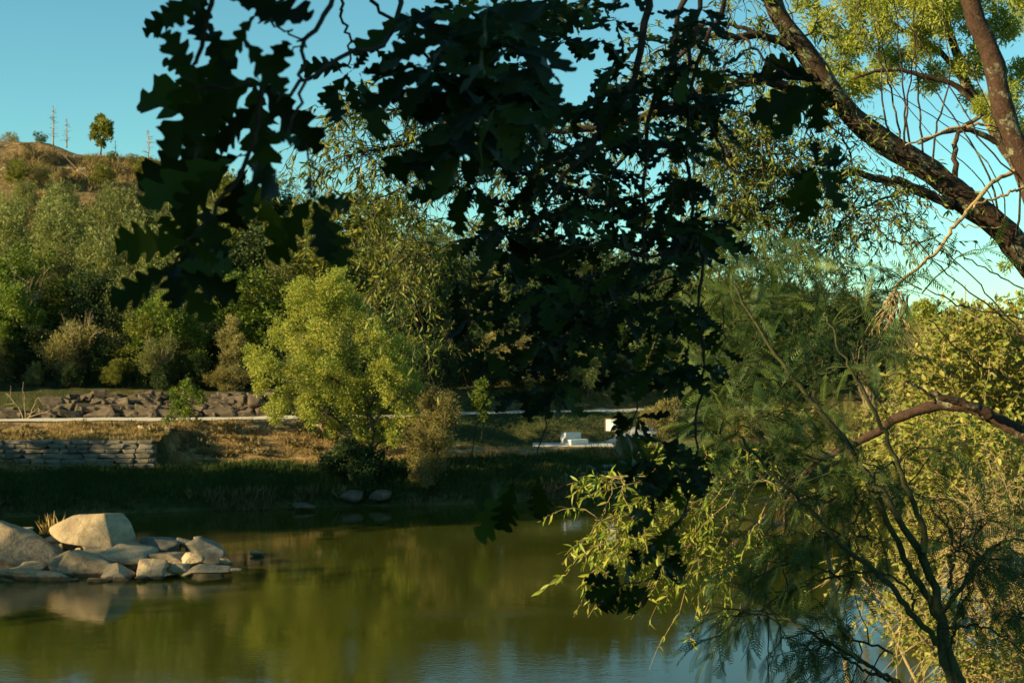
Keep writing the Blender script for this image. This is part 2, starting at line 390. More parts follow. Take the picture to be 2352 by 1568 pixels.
# river surface
wv = np.array([[-300, -20, 0], [300, -20, 0], [300, 300, 0], [-300, 300, 0]], float)
tag(link('river_water', mesh('river_water', wv, np.array([[0, 1, 2, 3]]), M['water'])), kind='structure')
def ribbon(name, cx, cy, half, z_off, mat, flat=None):
    """path strip along a polyline in plan, draped"""
    c = resample(np.stack([cx, cy, np.zeros(len(cx))], 1), 160)
    d = nrm(np.gradient(c, axis=0)); nn = np.stack([-d[:, 1], d[:, 0], 0*d[:, 0]], 1)
    rows = []
    r = rng(5)
    for k in np.linspace(-1, 1, 7):
        e = half*k*(1+(.08*r.normal(size=len(c)) if abs(k) > .9 else 0))
        p = c+nn*np.asarray(e)[..., None] if np.ndim(e) else c+nn*e
        p[:, 2] = (H(p[:, 0], p[:, 1]) if flat is None else flat)+z_off
        rows.append(p)
    V = np.stack(rows, 1).reshape(-1, 3); n = len(c)
    i = np.arange(n-1)[:, None]*7+np.arange(6)[None, :]
    F = np.stack([i, i+1, i+8, i+7], -1).reshape(-1, 4)[:, ::-1]
    return mesh(name, V, F, mat, None, True)
pxs = np.linspace(-50, 9.5, 40)
tag(link('path', ribbon('path', pxs, yP(pxs), 1.45, .05, M['path'])), kind='structure')
tag(link('side_path', ribbon('side_path', [5.0, 5.8, 6.8, 7.8], [75.7, 76.4, 77.6, 79.0], .5, .06, M['conc'])), kind='structure')

# ------------------------------------------------------------------ rocks
def ico(sub):
    bm = bmesh.new(); bmesh.ops.create_icosphere(bm, subdivisions=sub, radius=1)
    V = np.array([v.co[:] for v in bm.verts]); F = np.array([[v.index for v in f.verts] for f in bm.faces]); bm.free(); return nrm(V), F
ICO = {s: ico(s) for s in (2, 3, 4, 5, 6)}
def rock_geo(seed, size, planes=None, sub=3, rough=.03, n=8, sharp=24):
    V, F = ICO[sub]; r = rng(seed)
    if planes is None:
        N = rdir(n, r); D = r.uniform(.55, .95, n)
        N = np.concatenate([N, [[0, 0, 1], [0, 0, -1], [1, 0, 0], [-1, 0, 0], [0, 1, 0], [0, -1, 0]]]); D = np.concatenate([D, np.full(6, .95)])
    else:
        N = nrm(np.array([p[:3] for p in planes], float)); D = np.array([p[3] for p in planes], float)
    c = np.maximum(V@N.T, 1e-4)/D[None]
    rad = 1/((c**sharp).sum(1)**(1/sharp))
    a = seed*3.7
    nz = fbm(V[:, 0]*2.2+a, V[:, 1]*2.2+V[:, 2]*1.7, 5)+.6*fbm(V[:, 2]*6+a, V[:, 0]*6-V[:, 1]*4, 3)
    P_ = V*(rad*(1+rough*3*nz))[:, None]*np.asarray(size)[None]
    return P_, F
def rock(label, px, py, w, h, d, seed, depth=None, rot=0, tilt=(0, 0), planes=None, sub=3, mat='rock', name='boulder', cat='rock', group=None, sink=0, rough=.045):
    s = d/FPX
    sub = max(sub, 5) if group == G else sub
    sx, sz = w*s/2, h*s/2; h = h*(.88 if group == G and w < 150 else 1); sz = h*s/2; sy = (depth if depth else (w+h)*.5)*s/2
    V, F = rock_geo(seed, (sx, sy, sz), planes, sub, rough)
    o = link(name, mesh(name, V, F, M[mat], None, True))
    o.location = tuple(P(px, py, d)); o.rotation_euler = (R_(tilt[0]), R_(tilt[1]), R_(rot))
    return tag(o, label, cat, group)
G = 'granite boulders in the river'
def hull_planes(pts, c):
    bm = bmesh.new()
    for p in pts: bm.verts.new(np.array(p, float)-c)
    res = bmesh.ops.convex_hull(bm, input=bm.verts[:]); bmesh.ops.recalc_face_normals(bm, faces=bm.faces)
    out = []
    for f in bm.faces:
        n_ = np.array(f.normal); d_ = float(n_@np.array(f.verts[0].co))
        if d_ < 0: n_, d_ = -n_, -d_
        if f.calc_area() > 1e-6: out.append((*n_, max(d_, .02)))
    bm.free(); return out
def hull_rock(label, pts, d, seed, sub=5, rough=.02, group=None, mat='rock', sharp=60):
    """pts: (px, py, metres behind d)"""
    W = np.array([P(x, y, d)+np.array([0, z, 0]) for x, y, z in pts]); c = W.mean(0)
    V, F = rock_geo(seed, (1, 1, 1), hull_planes(W, c), sub, rough, sharp=sharp)
    o = link('boulder', mesh('boulder', V, F, M[mat], None, True)); o.location = tuple(c); return tag(o, label, 'rock', group)
hull_rock('biggest pale boulder, sunlit on top of the river rocks', [(107, 1212, .1), (112, 1226, 0), (150, 1241, -.55), (232, 1249, -.85), (276, 1254, -.85), (140, 1195, 0), (166, 1183, .2), (243, 1176, -.2), (262, 1180, .4), (292, 1200, .4), (306, 1228, .3), (309, 1252, .4), (180, 1190, 1.1), (260, 1186, 1.1), (290, 1245, 1.1), (130, 1238, .9), (250, 1262, 0)], 46, 1, 6, .012, G)
SLAB = [(-.3, -.75, .6, .62), (.35, -.35, .87, .72), (.9, -.3, .2, .92), (-1, 0, .2, .95), (0, 1, .2, .9), (0, -.3, -1, .8), (0, -1, -.2, .85), (.5, -.8, .1, .85)]
hull_rock('long pale slab at the left edge of the river rocks, sloping down to the right', [(-60, 1190, 1), (0, 1205, .2), (30, 1216, 0), (80, 1232, .3), (128, 1262, .2), (150, 1290, 0), (152, 1308, -.2), (90, 1300, -.7), (30, 1275, -1.0), (0, 1262, -1.1), (-60, 1258, -1.1), (-60, 1330, -.4), (100, 1325, .6), (40, 1230, 1.4), (120, 1290, 1.0)], 45.3, 2, 5, .02, G)
rock('small flat-topped rock behind the long pale slab', 48, 1222, 72, 24, 47.5, 3, group=G)
rock('low rock wedged under the left end of the biggest boulder', 148, 1246, 110, 46, 46.6, 4, group=G)
rock('broad dark slab directly beneath the biggest boulder', 262, 1272, 190, 62, 45.6, 5, depth=150, tilt=(0, 12), group=G, sub=4)
rock('grey rounded rock in front of the long slab, sloping to the water', 205, 1298, 120, 70, 44.7, 6, tilt=(0, 14), sub=4, group=G)
rock('dark pointed rock right of the biggest boulder', 366, 1258, 96, 54, 46.4, 7, tilt=(0, 8), group=G, mat='stonew')  # darker wall stone stands in for the shade on this rock
rock('tall dark rock at the right back of the river rocks', 470, 1262, 104, 66, 46.2, 8, depth=70, tilt=(0, 14), sub=4, group=G, mat='stonew')  # shade put into the colour: darker stone than the lit neighbours
rock('tooth-shaped rock with a bright sunlit front at the water edge', 350, 1306, 66, 52, 44.0, 9, group=G)
rock('pale triangular rock standing at the front of the river rocks', 272, 1316, 72, 40, 43.8, 10, tilt=(0, 10), group=G, planes=[(-.55, -.6, .6, .62), (.6, -.3, .75, .6), (0, 1, .3, .8), (0, -1, .2, .85), (1, 0, 0, .95), (-1, 0, 0, .95), (0, 0, -1, .8)], sub=4)
rock('tiny flat pale rock barely above water, left of the triangular rock', 231, 1332, 56, 14, 43.4, 11, group=G)
rock('long low sunlit slab along the waterline at the left', 95, 1324, 176, 32, 43.9, 12, depth=70, tilt=(0, 3), group=G, sub=4)
rock('pale rock cut by the left edge at the waterline', 8, 1322, 54, 44, 44.1, 13, group=G)
rock('flat sunlit rock at the right front end of the river rocks', 480, 1304, 104, 30, 44.1, 14, tilt=(0, 4), depth=60, sub=4, group=G)
rock('blocky rock with a sunlit right corner behind the flat end rock', 440, 1283, 66, 40, 45.0, 15, group=G)
rock('grey rock between the dark pointed rock and the tooth-shaped rock', 392, 1284, 92, 40, 45.2, 16, group=G)
rock('round grey rock below the right end of the biggest boulder', 306, 1290, 66, 46, 45.0, 17, group=G)
rock('small rounded rock touching the water between two larger sunlit rocks', 414, 1302, 46, 26, 44.4, 18, group=G)
rock('thin pale fin of rock rising beside the long slab foot', 142, 1292, 50, 50, 44.6, 19, tilt=(0, -25), group=G)
rock('small pale rock in the gap left of the tall dark rock', 457, 1240, 22, 22, 46.5, 20, group=G)
rock('dark rock under the foot of the long pale slab', 60, 1304, 110, 40, 44.8, 21, group=G)
rock('low dark rock reaching the water under the broad slab', 240, 1306, 100, 44, 45.0, 22, group=G)
rock('small lone rock in open water right of the river rocks', 591, 1272, 34, 13, 48.5, 23)
rock('grey boulder at the far waterline below the yellow-green tree', 806, 1139, 56, 28, 63.0, 24, mat='stoned', name='shore_boulder')
rock('second flatter grey boulder at the far waterline, beside the dry bush', 878, 1137, 66, 24, 63.3, 25, mat='stoned', name='shore_boulder')
rock('low flat rock at the far waterline among dry reeds', 700, 1162, 58, 16, 61.5, 26, mat='stoned', name='shore_boulder')
rock('brown round boulder on the verge of the path by the yellow-green tree', 748, 947, 34, 34, 73, 27, mat='stoned', name='roadside_boulder')
rock('orange sunlit rock lying just below the path by the yellow-green tree', 742, 974, 46, 24, 71.5, 28, tilt=(0, 25), mat='rock', name='roadside_boulder')
rock('small white rock on the sunlit slope above the lower stone wall', 326, 984, 22, 16, 68, 29, name='slope_rock')
rock('pale stone half way along the sunlit slope left of the sapling', 383, 986, 26, 20, 68.5, 30, name='slope_rock')
SM = [(168, 1332, 30, 12, 43.5, 'little stone at the water just left of the tiny flat pale rock'), (322, 1326, 26, 12, 43.5, 'little stone touching the water left of the tooth-shaped rock'), (384, 1318, 34, 14, 43.8, 'little flat stone at the water right of the tooth-shaped rock'), (430, 1318, 26, 10, 43.8, 'little stone at the water left of the flat end rock'),
      (543, 1308, 26, 12, 44.0, 'little dark stone off the tip of the flat end rock'), (424, 1246, 40, 24, 46.6, 'small grey stone between the dark pointed and tall dark rocks'), (330, 1272, 34, 22, 45.6, 'small stone under the right edge of the biggest boulder'), (185, 1268, 50, 28, 45.9, 'small stone in the shade under the biggest boulder'),
      (520, 1290, 30, 18, 45.2, 'small low stone behind the flat end rock'), (128, 1262, 40, 30, 45.8, 'small stone between the long slab and the biggest boulder'), (372, 1300, 30, 20, 44.6, 'small pale stone right behind the tooth-shaped rock'), (24, 1334, 44, 12, 43.5, 'little flat stone at the water at the left edge')]
for k, (x, y, w, h, d, lb) in enumerate(SM): rock(lb, x, y, w, h, d, 200+k, group=G, tilt=(0, (k % 3-1)*8))
HT = [(184, 367, 32, 22, 'dark round boulder under the grassy edge of the hilltop'), (161, 392, 26, 18, 'pale boulder below the fallen trunk on the hilltop'), (190, 394, 24, 18, 'pale boulder at the foot of the fallen hilltop trunk'),
      (279, 396, 26, 18, 'orange-lit boulder on the right shoulder of the bare hilltop'), (10, 392, 34, 20, 'grey boulder at the left edge below the bare hilltop'), (246, 390, 34, 14, 'flat grey boulder in the middle of the hilltop scrub')]
def on_terrain(px, py, dmin=84, dmax=150):
    ds = np.arange(dmin, dmax, .25); p = np.array([P(px, py, d) for d in ds]); g = H(p[:, 0], p[:, 1])
    k = np.argmax(g > p[:, 2]); return ds[k] if g[k] > p[k, 2] else dmax
for k, (x, y, w, h, lb) in enumerate(HT):
    rock(lb, x, y, w, h, on_terrain(x, y)+.2, 40+k, name='hilltop_boulder', mat='rock' if k else 'stoned')
# rock armour on the bank below the bench
r = rng(12)
WHERE = ['top rock row below the bench', 'middle rock row below the bench', 'bottom rock row at the water below the bench']
ORD = ['first', 'second', 'third', 'fourth', 'fifth', 'sixth', 'seventh', 'eighth', 'ninth', 'tenth', 'eleventh', 'twelfth', 'thirteenth', 'fourteenth', 'fifteenth', 'sixteenth', 'seventeenth', 'eighteenth', 'nineteenth', 'twentieth']
for row in range(3):
    for k in range(8):
        px = 1262+k*23+row*6+r.uniform(-6, 6); py = [1078, 1094, 1112][row]+r.uniform(-4, 4)-k*1.2
        w = r.uniform(16, 30); d = on_terrain(px, py, 60, 90)
        rock('grey stone, %s from left in the %s' % (ORD[k], WHERE[row]), px, py, w, w*r.uniform(.5, .75), d, 60+row*10+k, sub=2, rot=r.uniform(0, 180), mat='stonew', name='bank_rock', group='rocks on the bank below the bench')

# ------------------------------------------------------------------ stone walls
def box_stone(seed, irregular=.07):
    bm = bmesh.new(); bmesh.ops.create_cube(bm, size=1); bmesh.ops.bevel(bm, geom=bm.edges[:], offset=.09, segments=1, affect='EDGES')
    r = rng(seed)
    sh = r.normal(0, irregular, (8, 3))
    for v in bm.verts:
        k = (v.co.x > 0)*1+(v.co.y > 0)*2+(v.co.z > 0)*4
        v.co += Vector(sh[k])
    for v in bm.verts: v.co += Vector(r.normal(0, .012, 3))
    me = bpy.data.meshes.new('stone'); bm.to_mesh(me); bm.free(); return me
stones_a = [box_stone(s) for s in range(8)]
for me in stones_a: me.materials.append(M['stonew'])
stones_b = [box_stone(s+20, .13) for s in range(8)]
for me in stones_b: me.materials.append(M['stoned'])
def boxgeo(a, b):
    a = np.array(a, float); b = np.array(b, float)
    V = np.array([[x, y, z] for x in (0, 1) for y in (0, 1) for z in (0, 1)])*(b-a)+a
    F = np.array([[0, 1, 3, 2], [4, 6, 7, 5], [0, 4, 5, 1], [2, 3, 7, 6], [0, 2, 6, 4], [1, 5, 7, 3]]); return V, F
wall = thing('stone_wall', 'low straight retaining wall of squared grey stones beside the river grass', 'stone wall', (-20.5, 65.0, 1.6))
r = rng(31)
Vc, Fc = boxgeo((-27.5, 65.05, 1.0), (-16.32, 65.5, 2.60))
link('wall_core', mesh('wall_core', Vc, Fc, M['stoned']), wall, world=True)
zc = 1.50; k = 0
for c in range(6):
    hh = [.24, .22, .25, .20, .22, .16][c]; x = -27.5
    while x < -16.35:
        L = min(r.uniform(.38, .95), -16.28-x)
        if L < .2: break
        o = link('stone', stones_a[k % 8], wall); k += 1
        o.location = (x+L/2+20.5, r.normal(0, .025), zc+hh/2-1.6+r.normal(0, .01))
        o.scale = (L*.97, .42, hh*.95*(1+(.25*r.random() if c == 5 else 0))); o.rotation_euler = (r.normal(0, .03), r.normal(0, .02), r.normal(0, .03)+(math.pi if k % 3 == 0 else 0)); x += L
    zc += hh
w2 = thing('rubble_wall', 'rough dark rubble wall of uneven boulders above the far edge of the path', 'stone wall', (-18, 75, 3.4))
for k in range(150):
    px = r.uniform(20, 650); row = r.integers(0, 4); py = [946, 932, 918, 903][row]+r.normal(0, 3)
    if px < 130 and row > 1: continue
    wv_ = r.uniform(16, 50)*(1.1-.12*row); x = (px-1176)/FPX*76.0; y0 = yP(x)
    yy = y0+1.9+.45*row*.9; z = 3.45+.30*row+r.normal(0, .05)
    s = 76.0/FPX
    o = link('stone', stones_b[k % 8], w2); o.location = (x+18, yy-75, z-3.4)
    hz = min(wv_*r.uniform(.4, .6), 20)*s; o.scale = (wv_*s, .5, hz); o.rotation_euler = (r.normal(0, .1), r.normal(0, .14), r.normal(0, .2))
rock('large round grey boulder set into the right end of the rubble wall', 592, 917, 42, 42, 75.5, 90, mat='stoned', name='wall_boulder')

# ------------------------------------------------------------------ bench, paving, board
bench = thing('concrete_bench', 'stepped pale concrete bench of two tiers on the paved strip by the path', 'bench', P(1316, 1028, 74.8), rz=R_(36))
bz = 1.90; bench.location = (P(1318, 1028, 74.8)[0], 74.8, bz)
def bev_box(name, a, b, mat, w=.015):
    bm = bmesh.new(); V, F = boxgeo(a, b); vs = [bm.verts.new(v) for v in V]
    for f in F: bm.faces.new([vs[q] for q in f])
    bmesh.ops.recalc_face_normals(bm, faces=bm.faces); bmesh.ops.bevel(bm, geom=bm.edges[:], offset=w, segments=2, affect='EDGES')
    me = bpy.data.meshes.new(name); bm.to_mesh(me); bm.free(); me.materials.append(mat); return me
link('seat_block', bev_box('seat_block', (-.55, -.45, 0), (.62, .0, .27), M['conc']), bench)
link('back_block', bev_box('back_block', (-.55, .003, 0), (.50, .42, .62), M['conc']), bench)
link('paving', bev_box('paving', (1.1, 73.7, 1.70), (5.3, 76.0, 1.90), M['conc'])); tag(bpy.data.objects['paving'], kind='structure')
bd = thing('information_board', 'white information board on two brown posts beside the concrete bench', 'sign', (P(1403, 1020, 75.6)[0], 75.6, 1.9), rz=R_(-12))
for s in (-.29, .29): link('post', bev_box('post', (s-.03, -.03, 0), (s+.03, .03, 1.32), M['wood'], .006), bd)
link('panel', bev_box('panel', (-.25, -.035, .66), (.25, -.005, 1.26), M['print'], .004), bd)
for z in (.61, 1.265): link('rail', bev_box('rail', (-.255, -.03, z), (.255, .02, z+.045), M['wood'], .005), bd)

# ------------------------------------------------------------------ far trees
RH = (np.array([[0, 0, 0], [.26, .45, .03], [0, 1, 0], [-.26, .45, .03]]), np.array([[0, 1, 2, 3]]))
NEEDLE = (np.array([[0, 0, 0], [.13, .5, .03], [0, 1, 0], [-.13, .5, .03]]), np.array([[0, 1, 2, 3]]))
def crown_geo(lobes, n, leaf, seed, sub=9, rr=.42, stretch=1.0, up=.3, T=RH, hollow=.45):
    """lobes (L,4); leaves in sub-clumps on the lobes' skins"""
    r = rng(seed); L = len(lobes)
    prob = lobes[:, 3]**2; prob = prob/prob.sum()
    dirs = rdir(L*sub, r, .15); li = np.repeat(np.arange(L), sub)
    c = lobes[li, :3]+dirs*lobes[li, 3:4]*r.uniform(.5, .95, (L*sub, 1)); cr = lobes[li, 3]*rr*r.uniform(.6, 1.3, L*sub)
    ct = r.random(L*sub)
    w = prob[li]/sub; w /= w.sum()
    k = r.choice(L*sub, n, p=w)
    dv = rdir(n, r); rad = r.random(n)**hollow
    off = dv*(cr[k]*rad)[:, None]; off[:, 2] *= stretch
    pos = c[k]+off
    # some loose leaves spread through the lobes so that the outline frays
    m_ = r.random(n) < .12; kk = li[k[m_]]
    pos[m_] = lobes[kk, :3]+rdir(m_.sum(), r)*(lobes[kk, 3]*r.uniform(.6, 1.25, m_.sum()))[:, None]
    d = nrm(dv*.5+dirs[k]*.5+r.normal(0, .6, (n, 3))+np.array([0, 0, up]))
    nz = nrm(dv+r.normal(0, .7, (n, 3))+np.array([0, -.1, .4]))
    tint = np.clip(.55*ct[k]+.45*r.random(n), 0, 1)
    return inst(T, pos, frames(d, nz), leaf*r.uniform(.6, 1.3, n), tint)
def wood_geo(h, lobes, r0, seed, n_l=9, pale=False):
    r = rng(seed); z0 = h
    tr = resample(np.array([[0, 0, -.4], [.03*h, 0, .25*h], [-.02*h, .03*h, .5*h], [.01*h, 0, .78*h]]), 9)
    out = [tubes(tr, np.linspace(r0, r0*.25, 9), 7)]
    ks = r.choice(len(lobes), min(n_l, len(lobes)), replace=False)
    pts, rad = [], []
    for q in ks:
        e = lobes[q, :3]; zt = max(.12*h, e[2]-.35*np.linalg.norm(e[:2])-.1*h); i0 = np.array([np.interp(zt, tr[:, 2], tr[:, 0]), np.interp(zt, tr[:, 2], tr[:, 1]), min(zt, .75*h)])
        mid = (i0+e)/2+np.array([0, 0, .04*h]); pts.append(resample(np.array([i0, mid, e]), 6)); rad.append(np.linspace(r0*.4, r0*.08, 6))
    out.append(tubes(np.array(pts), np.array(rad), 5)); return join(out)
def lobes_round(h, w, seed, n=14, zmin=.30):
    r = rng(seed); out = []
    for _ in range(n):
        a = r.uniform(0, 6.28); z = r.uniform(zmin, .9); q = math.sqrt(max(.05, 1-((z-.6)/.42)**2)); rr_ = w*.5*q*r.uniform(.35, .8)
        out.append([math.cos(a)*rr_, math.sin(a)*rr_, z*h, w*r.uniform(.15, .25)])
    out.append([0, 0, h*.92, w*.13]); return np.array(out)
def lobes_plume(h, w, seed, n=13):
    """feathery wattle: upswept plumes, each a chain of shrinking lobes"""
    r = rng(seed); out = []
    for q in range(n):
        a = q*2.4+r.uniform(-.4, .4); z = .16+.55*(q/n)+r.uniform(-.04, .04); rr_ = w*.42*(1-.55*q/n)
        L = h*r.uniform(.22, .34)
        for t in (0, .33, .66, 1):
            out.append([math.cos(a)*rr_*(.55+.5*t), math.sin(a)*rr_*(.55+.5*t), h*z+L*t, w*(.17-.11*t)*r.uniform(.85, 1.15)])
    for t in (0, .3, .6, 1): out.append([.02*w, 0, h*(.66+.32*t), w*(.15-.11*t)])
    return np.array(out)
PROTO = {}
def proto(kind, seed, h, w, mat, lob, n, leaf, **kw):
    lobes = lob(h, w, seed)
    cm = mesh('crown', *_o(crown_geo(lobes, n, leaf, seed, **kw), M[mat]))
    v_, f_, _ = wood_geo(h, lobes, h*.018, seed+3); tm = mesh('trunk', v_, f_, M['barkfar'], None, True)
    PROTO.setdefault(kind, []).append((tm, cm, h))
def _o(g, mat): return (g[0], g[1], mat, g[2])
for s in range(5): proto('wattle', 100+s, 6, 3.9, 'wattle', lobes_plume, 12000, .17, sub=6, rr=.55, stretch=1.5, up=1.0, T=NEEDLE)
for s in range(3): proto('olive', 120+s, 6, 5.0, 'olive', lobes_round, 11000, .17)
for s in range(4): proto('dark', 140+s, 8, 5.5, 'dark', lobes_plume, 13000, .20, sub=7, rr=.5, stretch=1.2, up=.6)
for s in range(3): proto('scrub', 160+s, 3, 3.4, 'scrub', lambda h, w, s_: lobes_round(h, w, s_, 12, .12), 8000, .14, T=NEEDLE, up=1.2, stretch=1.3)
for s in range(2): proto('dry', 170+s, 3, 2.4, 'dry', lambda h, w, s_: lobes_round(h, w, s_, 10, .15), 6000, .13, T=NEEDLE, up=1.0, stretch=1.4)
for s in range(3): proto('green', 180+s, 5, 4.6, 'green', lambda h, w, s_: lobes_round(h, w, s_, 14, .15), 9000, .17)
LOOK = {'wattle': ('wattle_tree', 'feathery grey-green wattle tree', 'tree'), 'olive': ('oak_tree', 'olive-green round bushy tree', 'tree'), 'dark': ('evergreen_tree', 'dark green dense evergreen tree', 'tree'),
        'scrub': ('broom_shrub', 'pale straw-green broom shrub', 'shrub'), 'dry': ('dry_shrub', 'brown half-dead twiggy shrub', 'shrub'), 'green': ('leafy_tree', 'fresh green broad-leaved small tree', 'tree')}
cnt = {}
def plant(kind, x, y, h, label, group=None, rz=None, wf=1.0, sink=.15):
    name, look, cat = LOOK[kind]; cnt[kind] = cnt.get(kind, 0)+1; i = cnt[kind]
    tm, cm, ph = PROTO[kind][i % len(PROTO[kind])]
    root = thing(name, label, cat, (x, y, float(H(x, y))-sink), group, rz if rz is not None else i*1.7)
    s = h/ph; root.scale = (s*wf, s*wf, s)
    link('trunk', tm, root); link('crown', cm, root); return root
SKX = [0, 120, 350, 480, 600, 640, 720, 780, 830, 900, 1000, 1176, 1400, 1500, 1600, 1800, 2000, 2080, 2190, 2352]
SKY = [440, 420, 395, 392, 405, 398, 400, 450, 492, 505, 515, 525, 540, 565, 612, 632, 658, 700, 730, 760]
r = rng(77)
ROWS = [('back row under the bare hilltop', 121, -44, -22, 6, 'wwwowd'), ('back row behind the yellow-green tree', 118, -25, -3, 6, 'odwdw'),
        ('second row below the hilltop', 114.5, -43, -5, 9, 'wwwwdwwo'), ('third row below the hilltop', 108, -41, -5, 9, 'wwowwwdw'), ('middle row on the hillside', 101.5, -38, -4, 9, 'wwwdwwow'),
        ('third row above the wall', 95.5, -36, -4, 8, 'wwwwodww'), ('second row above the wall', 90, -34, -4, 8, 'wywwdwow'), ('row just above the wall', 85, -32, -5, 7, 'ydwwywd'),
        ('back row behind the bench', 118, -1, 37, 9, 'wdwwdw'), ('third row behind the bench', 109, -1, 36, 9, 'dwdd'), ('second row behind the bench', 98, -5, 34, 10, 'dwdd'), ('front row behind the bench', 89.5, -7, 32, 11, 'dwdd'),
        ('low shrubs along the path verge', 0, -30, 8, 18, 'wdsdowddsw'), ('shrub row touching the rubble wall', 0, -29, 14, 20, 'dwdodds')]
KC = {'w': 'wattle', 'o': 'olive', 'd': 'dark', 'y': 'green', 's': 'scrub', 'b': 'dry'}
for ri, (nm, d, x0, x1, n, ks) in enumerate(ROWS):
    for k in range(n):
        x = x0+(x1-x0)*(k+.5)/n+r.uniform(-1, 1)*(x1-x0)/n*.28; y = d+r.uniform(-2, 2)*(ri < 12)
        if ri == 12: y = yP(x)+r.uniform(6.5, 8.5)
        if ri == 13: y = yP(x)+(r.uniform(4.3, 5.6) if x < -12 else r.uniform(2.7, 3.5))
        kind = KC[ks[k % len(ks)]]
        g = float(H(x, y)); pxd = 1176+x/y*FPX
        top = CAMZ+(784-np.interp(pxd, SKX, SKY)+r.uniform(-14, 10))/FPX*y
        h = r.uniform(5.5, 7.5) if ri < 8 else r.uniform(6.5, 8.5)
        h = min(h, top-g) if ri > 1 else top-g
        if ri in (0, 1, 8, 10, 11) or (ri in (5, 6) and x > -13): h = top-g
        if ri in (5, 6) and -27 < x <= -13: h = max(h, min(9.5, .245*y-6.6-g))
        if ri == 4 and x < -20: h = 18.0-g
        if ri == 12: h = r.uniform(2.6, 4.0)
        if ri == 13: h = r.uniform(1.5, 2.5) if x < -12 else r.uniform(2.4, 3.6)
        h = float(np.clip(h, 3.8 if ri < 12 else 1.4, 12.5))
        plant(kind, x, y, h, '%s, %s from left in the %s' % (LOOK[kind][1], ORD[k], nm), 'trees in the %s' % nm, wf=r.uniform(1.05, 1.4)*(1.15 if h < 5 else 1))
# further strips seen between: low scrub under the hilltop
for k, (px, py, kk, hh) in enumerate([(20, 300, 's', 1.8), (94, 318, 'y', 1.2), (60, 352, 'b', 1.6), (110, 368, 'b', 1.5), (215, 372, 's', 1.3), (255, 362, 'y', 1.1), (300, 372, 's', 1.2), (330, 392, 'o', 2.0), (150, 410, 'b', 1.6), (35, 410, 'o', 2.6), (85, 412, 's', 2.2), (230, 410, 'o', 2.4), (350, 405, 'o', 2.6)]):
    d = on_terrain(px, py+hh*8, 100, 150); q = P(px, py, d)
    plant(KC[kk], q[0], d, hh, '%s, %s from the left among the low hilltop shrubs' % (LOOK[KC[kk]][1].replace(' tree', ' bush').replace('small ', ''), ORD[k]), 'low shrubs on the hilltop', wf=1.3)
# named far trees made from traced lobes
def traced(name, label, cat, circ, d, base, mat, n, leaf, dj=1.0, r0=.14, seed=0, T=RH, wood='barkfar', **kw):
    r = rng(seed+500); L = []
    for (cx, cy, cr) in circ:
        rr_ = cr*d/FPX
        for q in range(2):
            p = P(cx+r.uniform(-.2, .2)*cr, cy+r.uniform(-.2, .2)*cr, d+r.uniform(-1, 1)*dj); L.append([*p, rr_*r.uniform(.7, 1.0)])
    L = np.array(L); bp = np.array(base, float)
    root = thing(name, label, cat, bp)
    link('crown', mesh('crown', *_o(crown_geo(L, n, leaf, seed, T=T, **kw), M[mat])), root, world=True)
    rel = L.copy(); rel[:, :3] -= bp; hh = rel[:, 2].max()
    v_, f_, _ = wood_geo(hh, rel, r0, seed+1, 14); link('trunk', mesh('trunk', v_, f_, M[wood], None, True), root)
    return root
def gpt(px, d, sink=.2):
    x = (px-1176)/FPX*d; return (x, d, float(H(x, d))-sink)
traced('yellow_green_tree', 'big rounded yellow-green tree standing on the bank between path and river', 'tree',
       [(760, 655, 48), (700, 700, 62), (800, 715, 70), (650, 760, 52), (735, 790, 75), (850, 780, 66), (915, 800, 42), (615, 845, 40), (695, 860, 66), (790, 860, 75), (880, 860, 60), (650, 915, 42), (720, 925, 40), (800, 940, 50), (860, 950, 50), (905, 920, 45), (885, 990, 34), (830, 1000, 28), (925, 870, 45), (930, 960, 36), (905, 1010, 24), (600, 890, 26), (588, 825, 32), (640, 935, 36), (705, 955, 32), (955, 900, 28), (760, 985, 26)],
       65.5, gpt(840, 65.8), 'yellow', 105000, .095, 1.7, .2, 11, sub=13, rr=.36)
traced('leafy_tree', 'bright green tree with a twiggy shrub before it, above the sapling', 'tree', [(370, 700, 42), (330, 750, 44), (400, 745, 48), (440, 790, 40), (310, 800, 40), (380, 810, 50), (290, 840, 22), (450, 840, 30), (350, 850, 35)], 79.5, gpt(375, 79.5), 'green', 22000, .15, 1.2, .12, 12)
traced('leafy_tree', 'dark glossy green tree at the left edge above the rubble wall', 'tree', [(30, 690, 48), (75, 730, 36), (20, 770, 50), (70, 790, 36), (40, 820, 30), (-20, 740, 50)], 80, gpt(35, 80), 'green', 20000, .15, 1.2, .12, 13)
traced('sapling', 'small bright green sapling on the slope right at the path edge', 'sapling', [(425, 885, 18), (405, 905, 20), (445, 905, 20), (460, 920, 14), (420, 930, 22), (395, 950, 18), (435, 955, 20), (380, 965, 10)], 69.5, P(437, 1012, 69.0), 'green', 5200, .10, .5, .035, 14)
traced('sapling', 'slim bright green sapling right of the dry bush beside the path', 'sapling', [(1105, 885, 14), (1095, 905, 18), (1115, 915, 16), (1100, 935, 20), (1112, 955, 15)], 73, P(1105, 1000, 73), 'green', 4200, .10, .5, .035, 15)
traced('round_tree', 'bright olive round tree on the right skyline behind the beige bush', 'tree', [(2120, 720, 32), (2105, 755, 34), (2145, 750, 32), (2165, 725, 14), (2185, 735, 18), (2190, 755, 22)], 78, gpt(2140, 78), 'yellow', 14000, .14, 1.5, .12, 16)
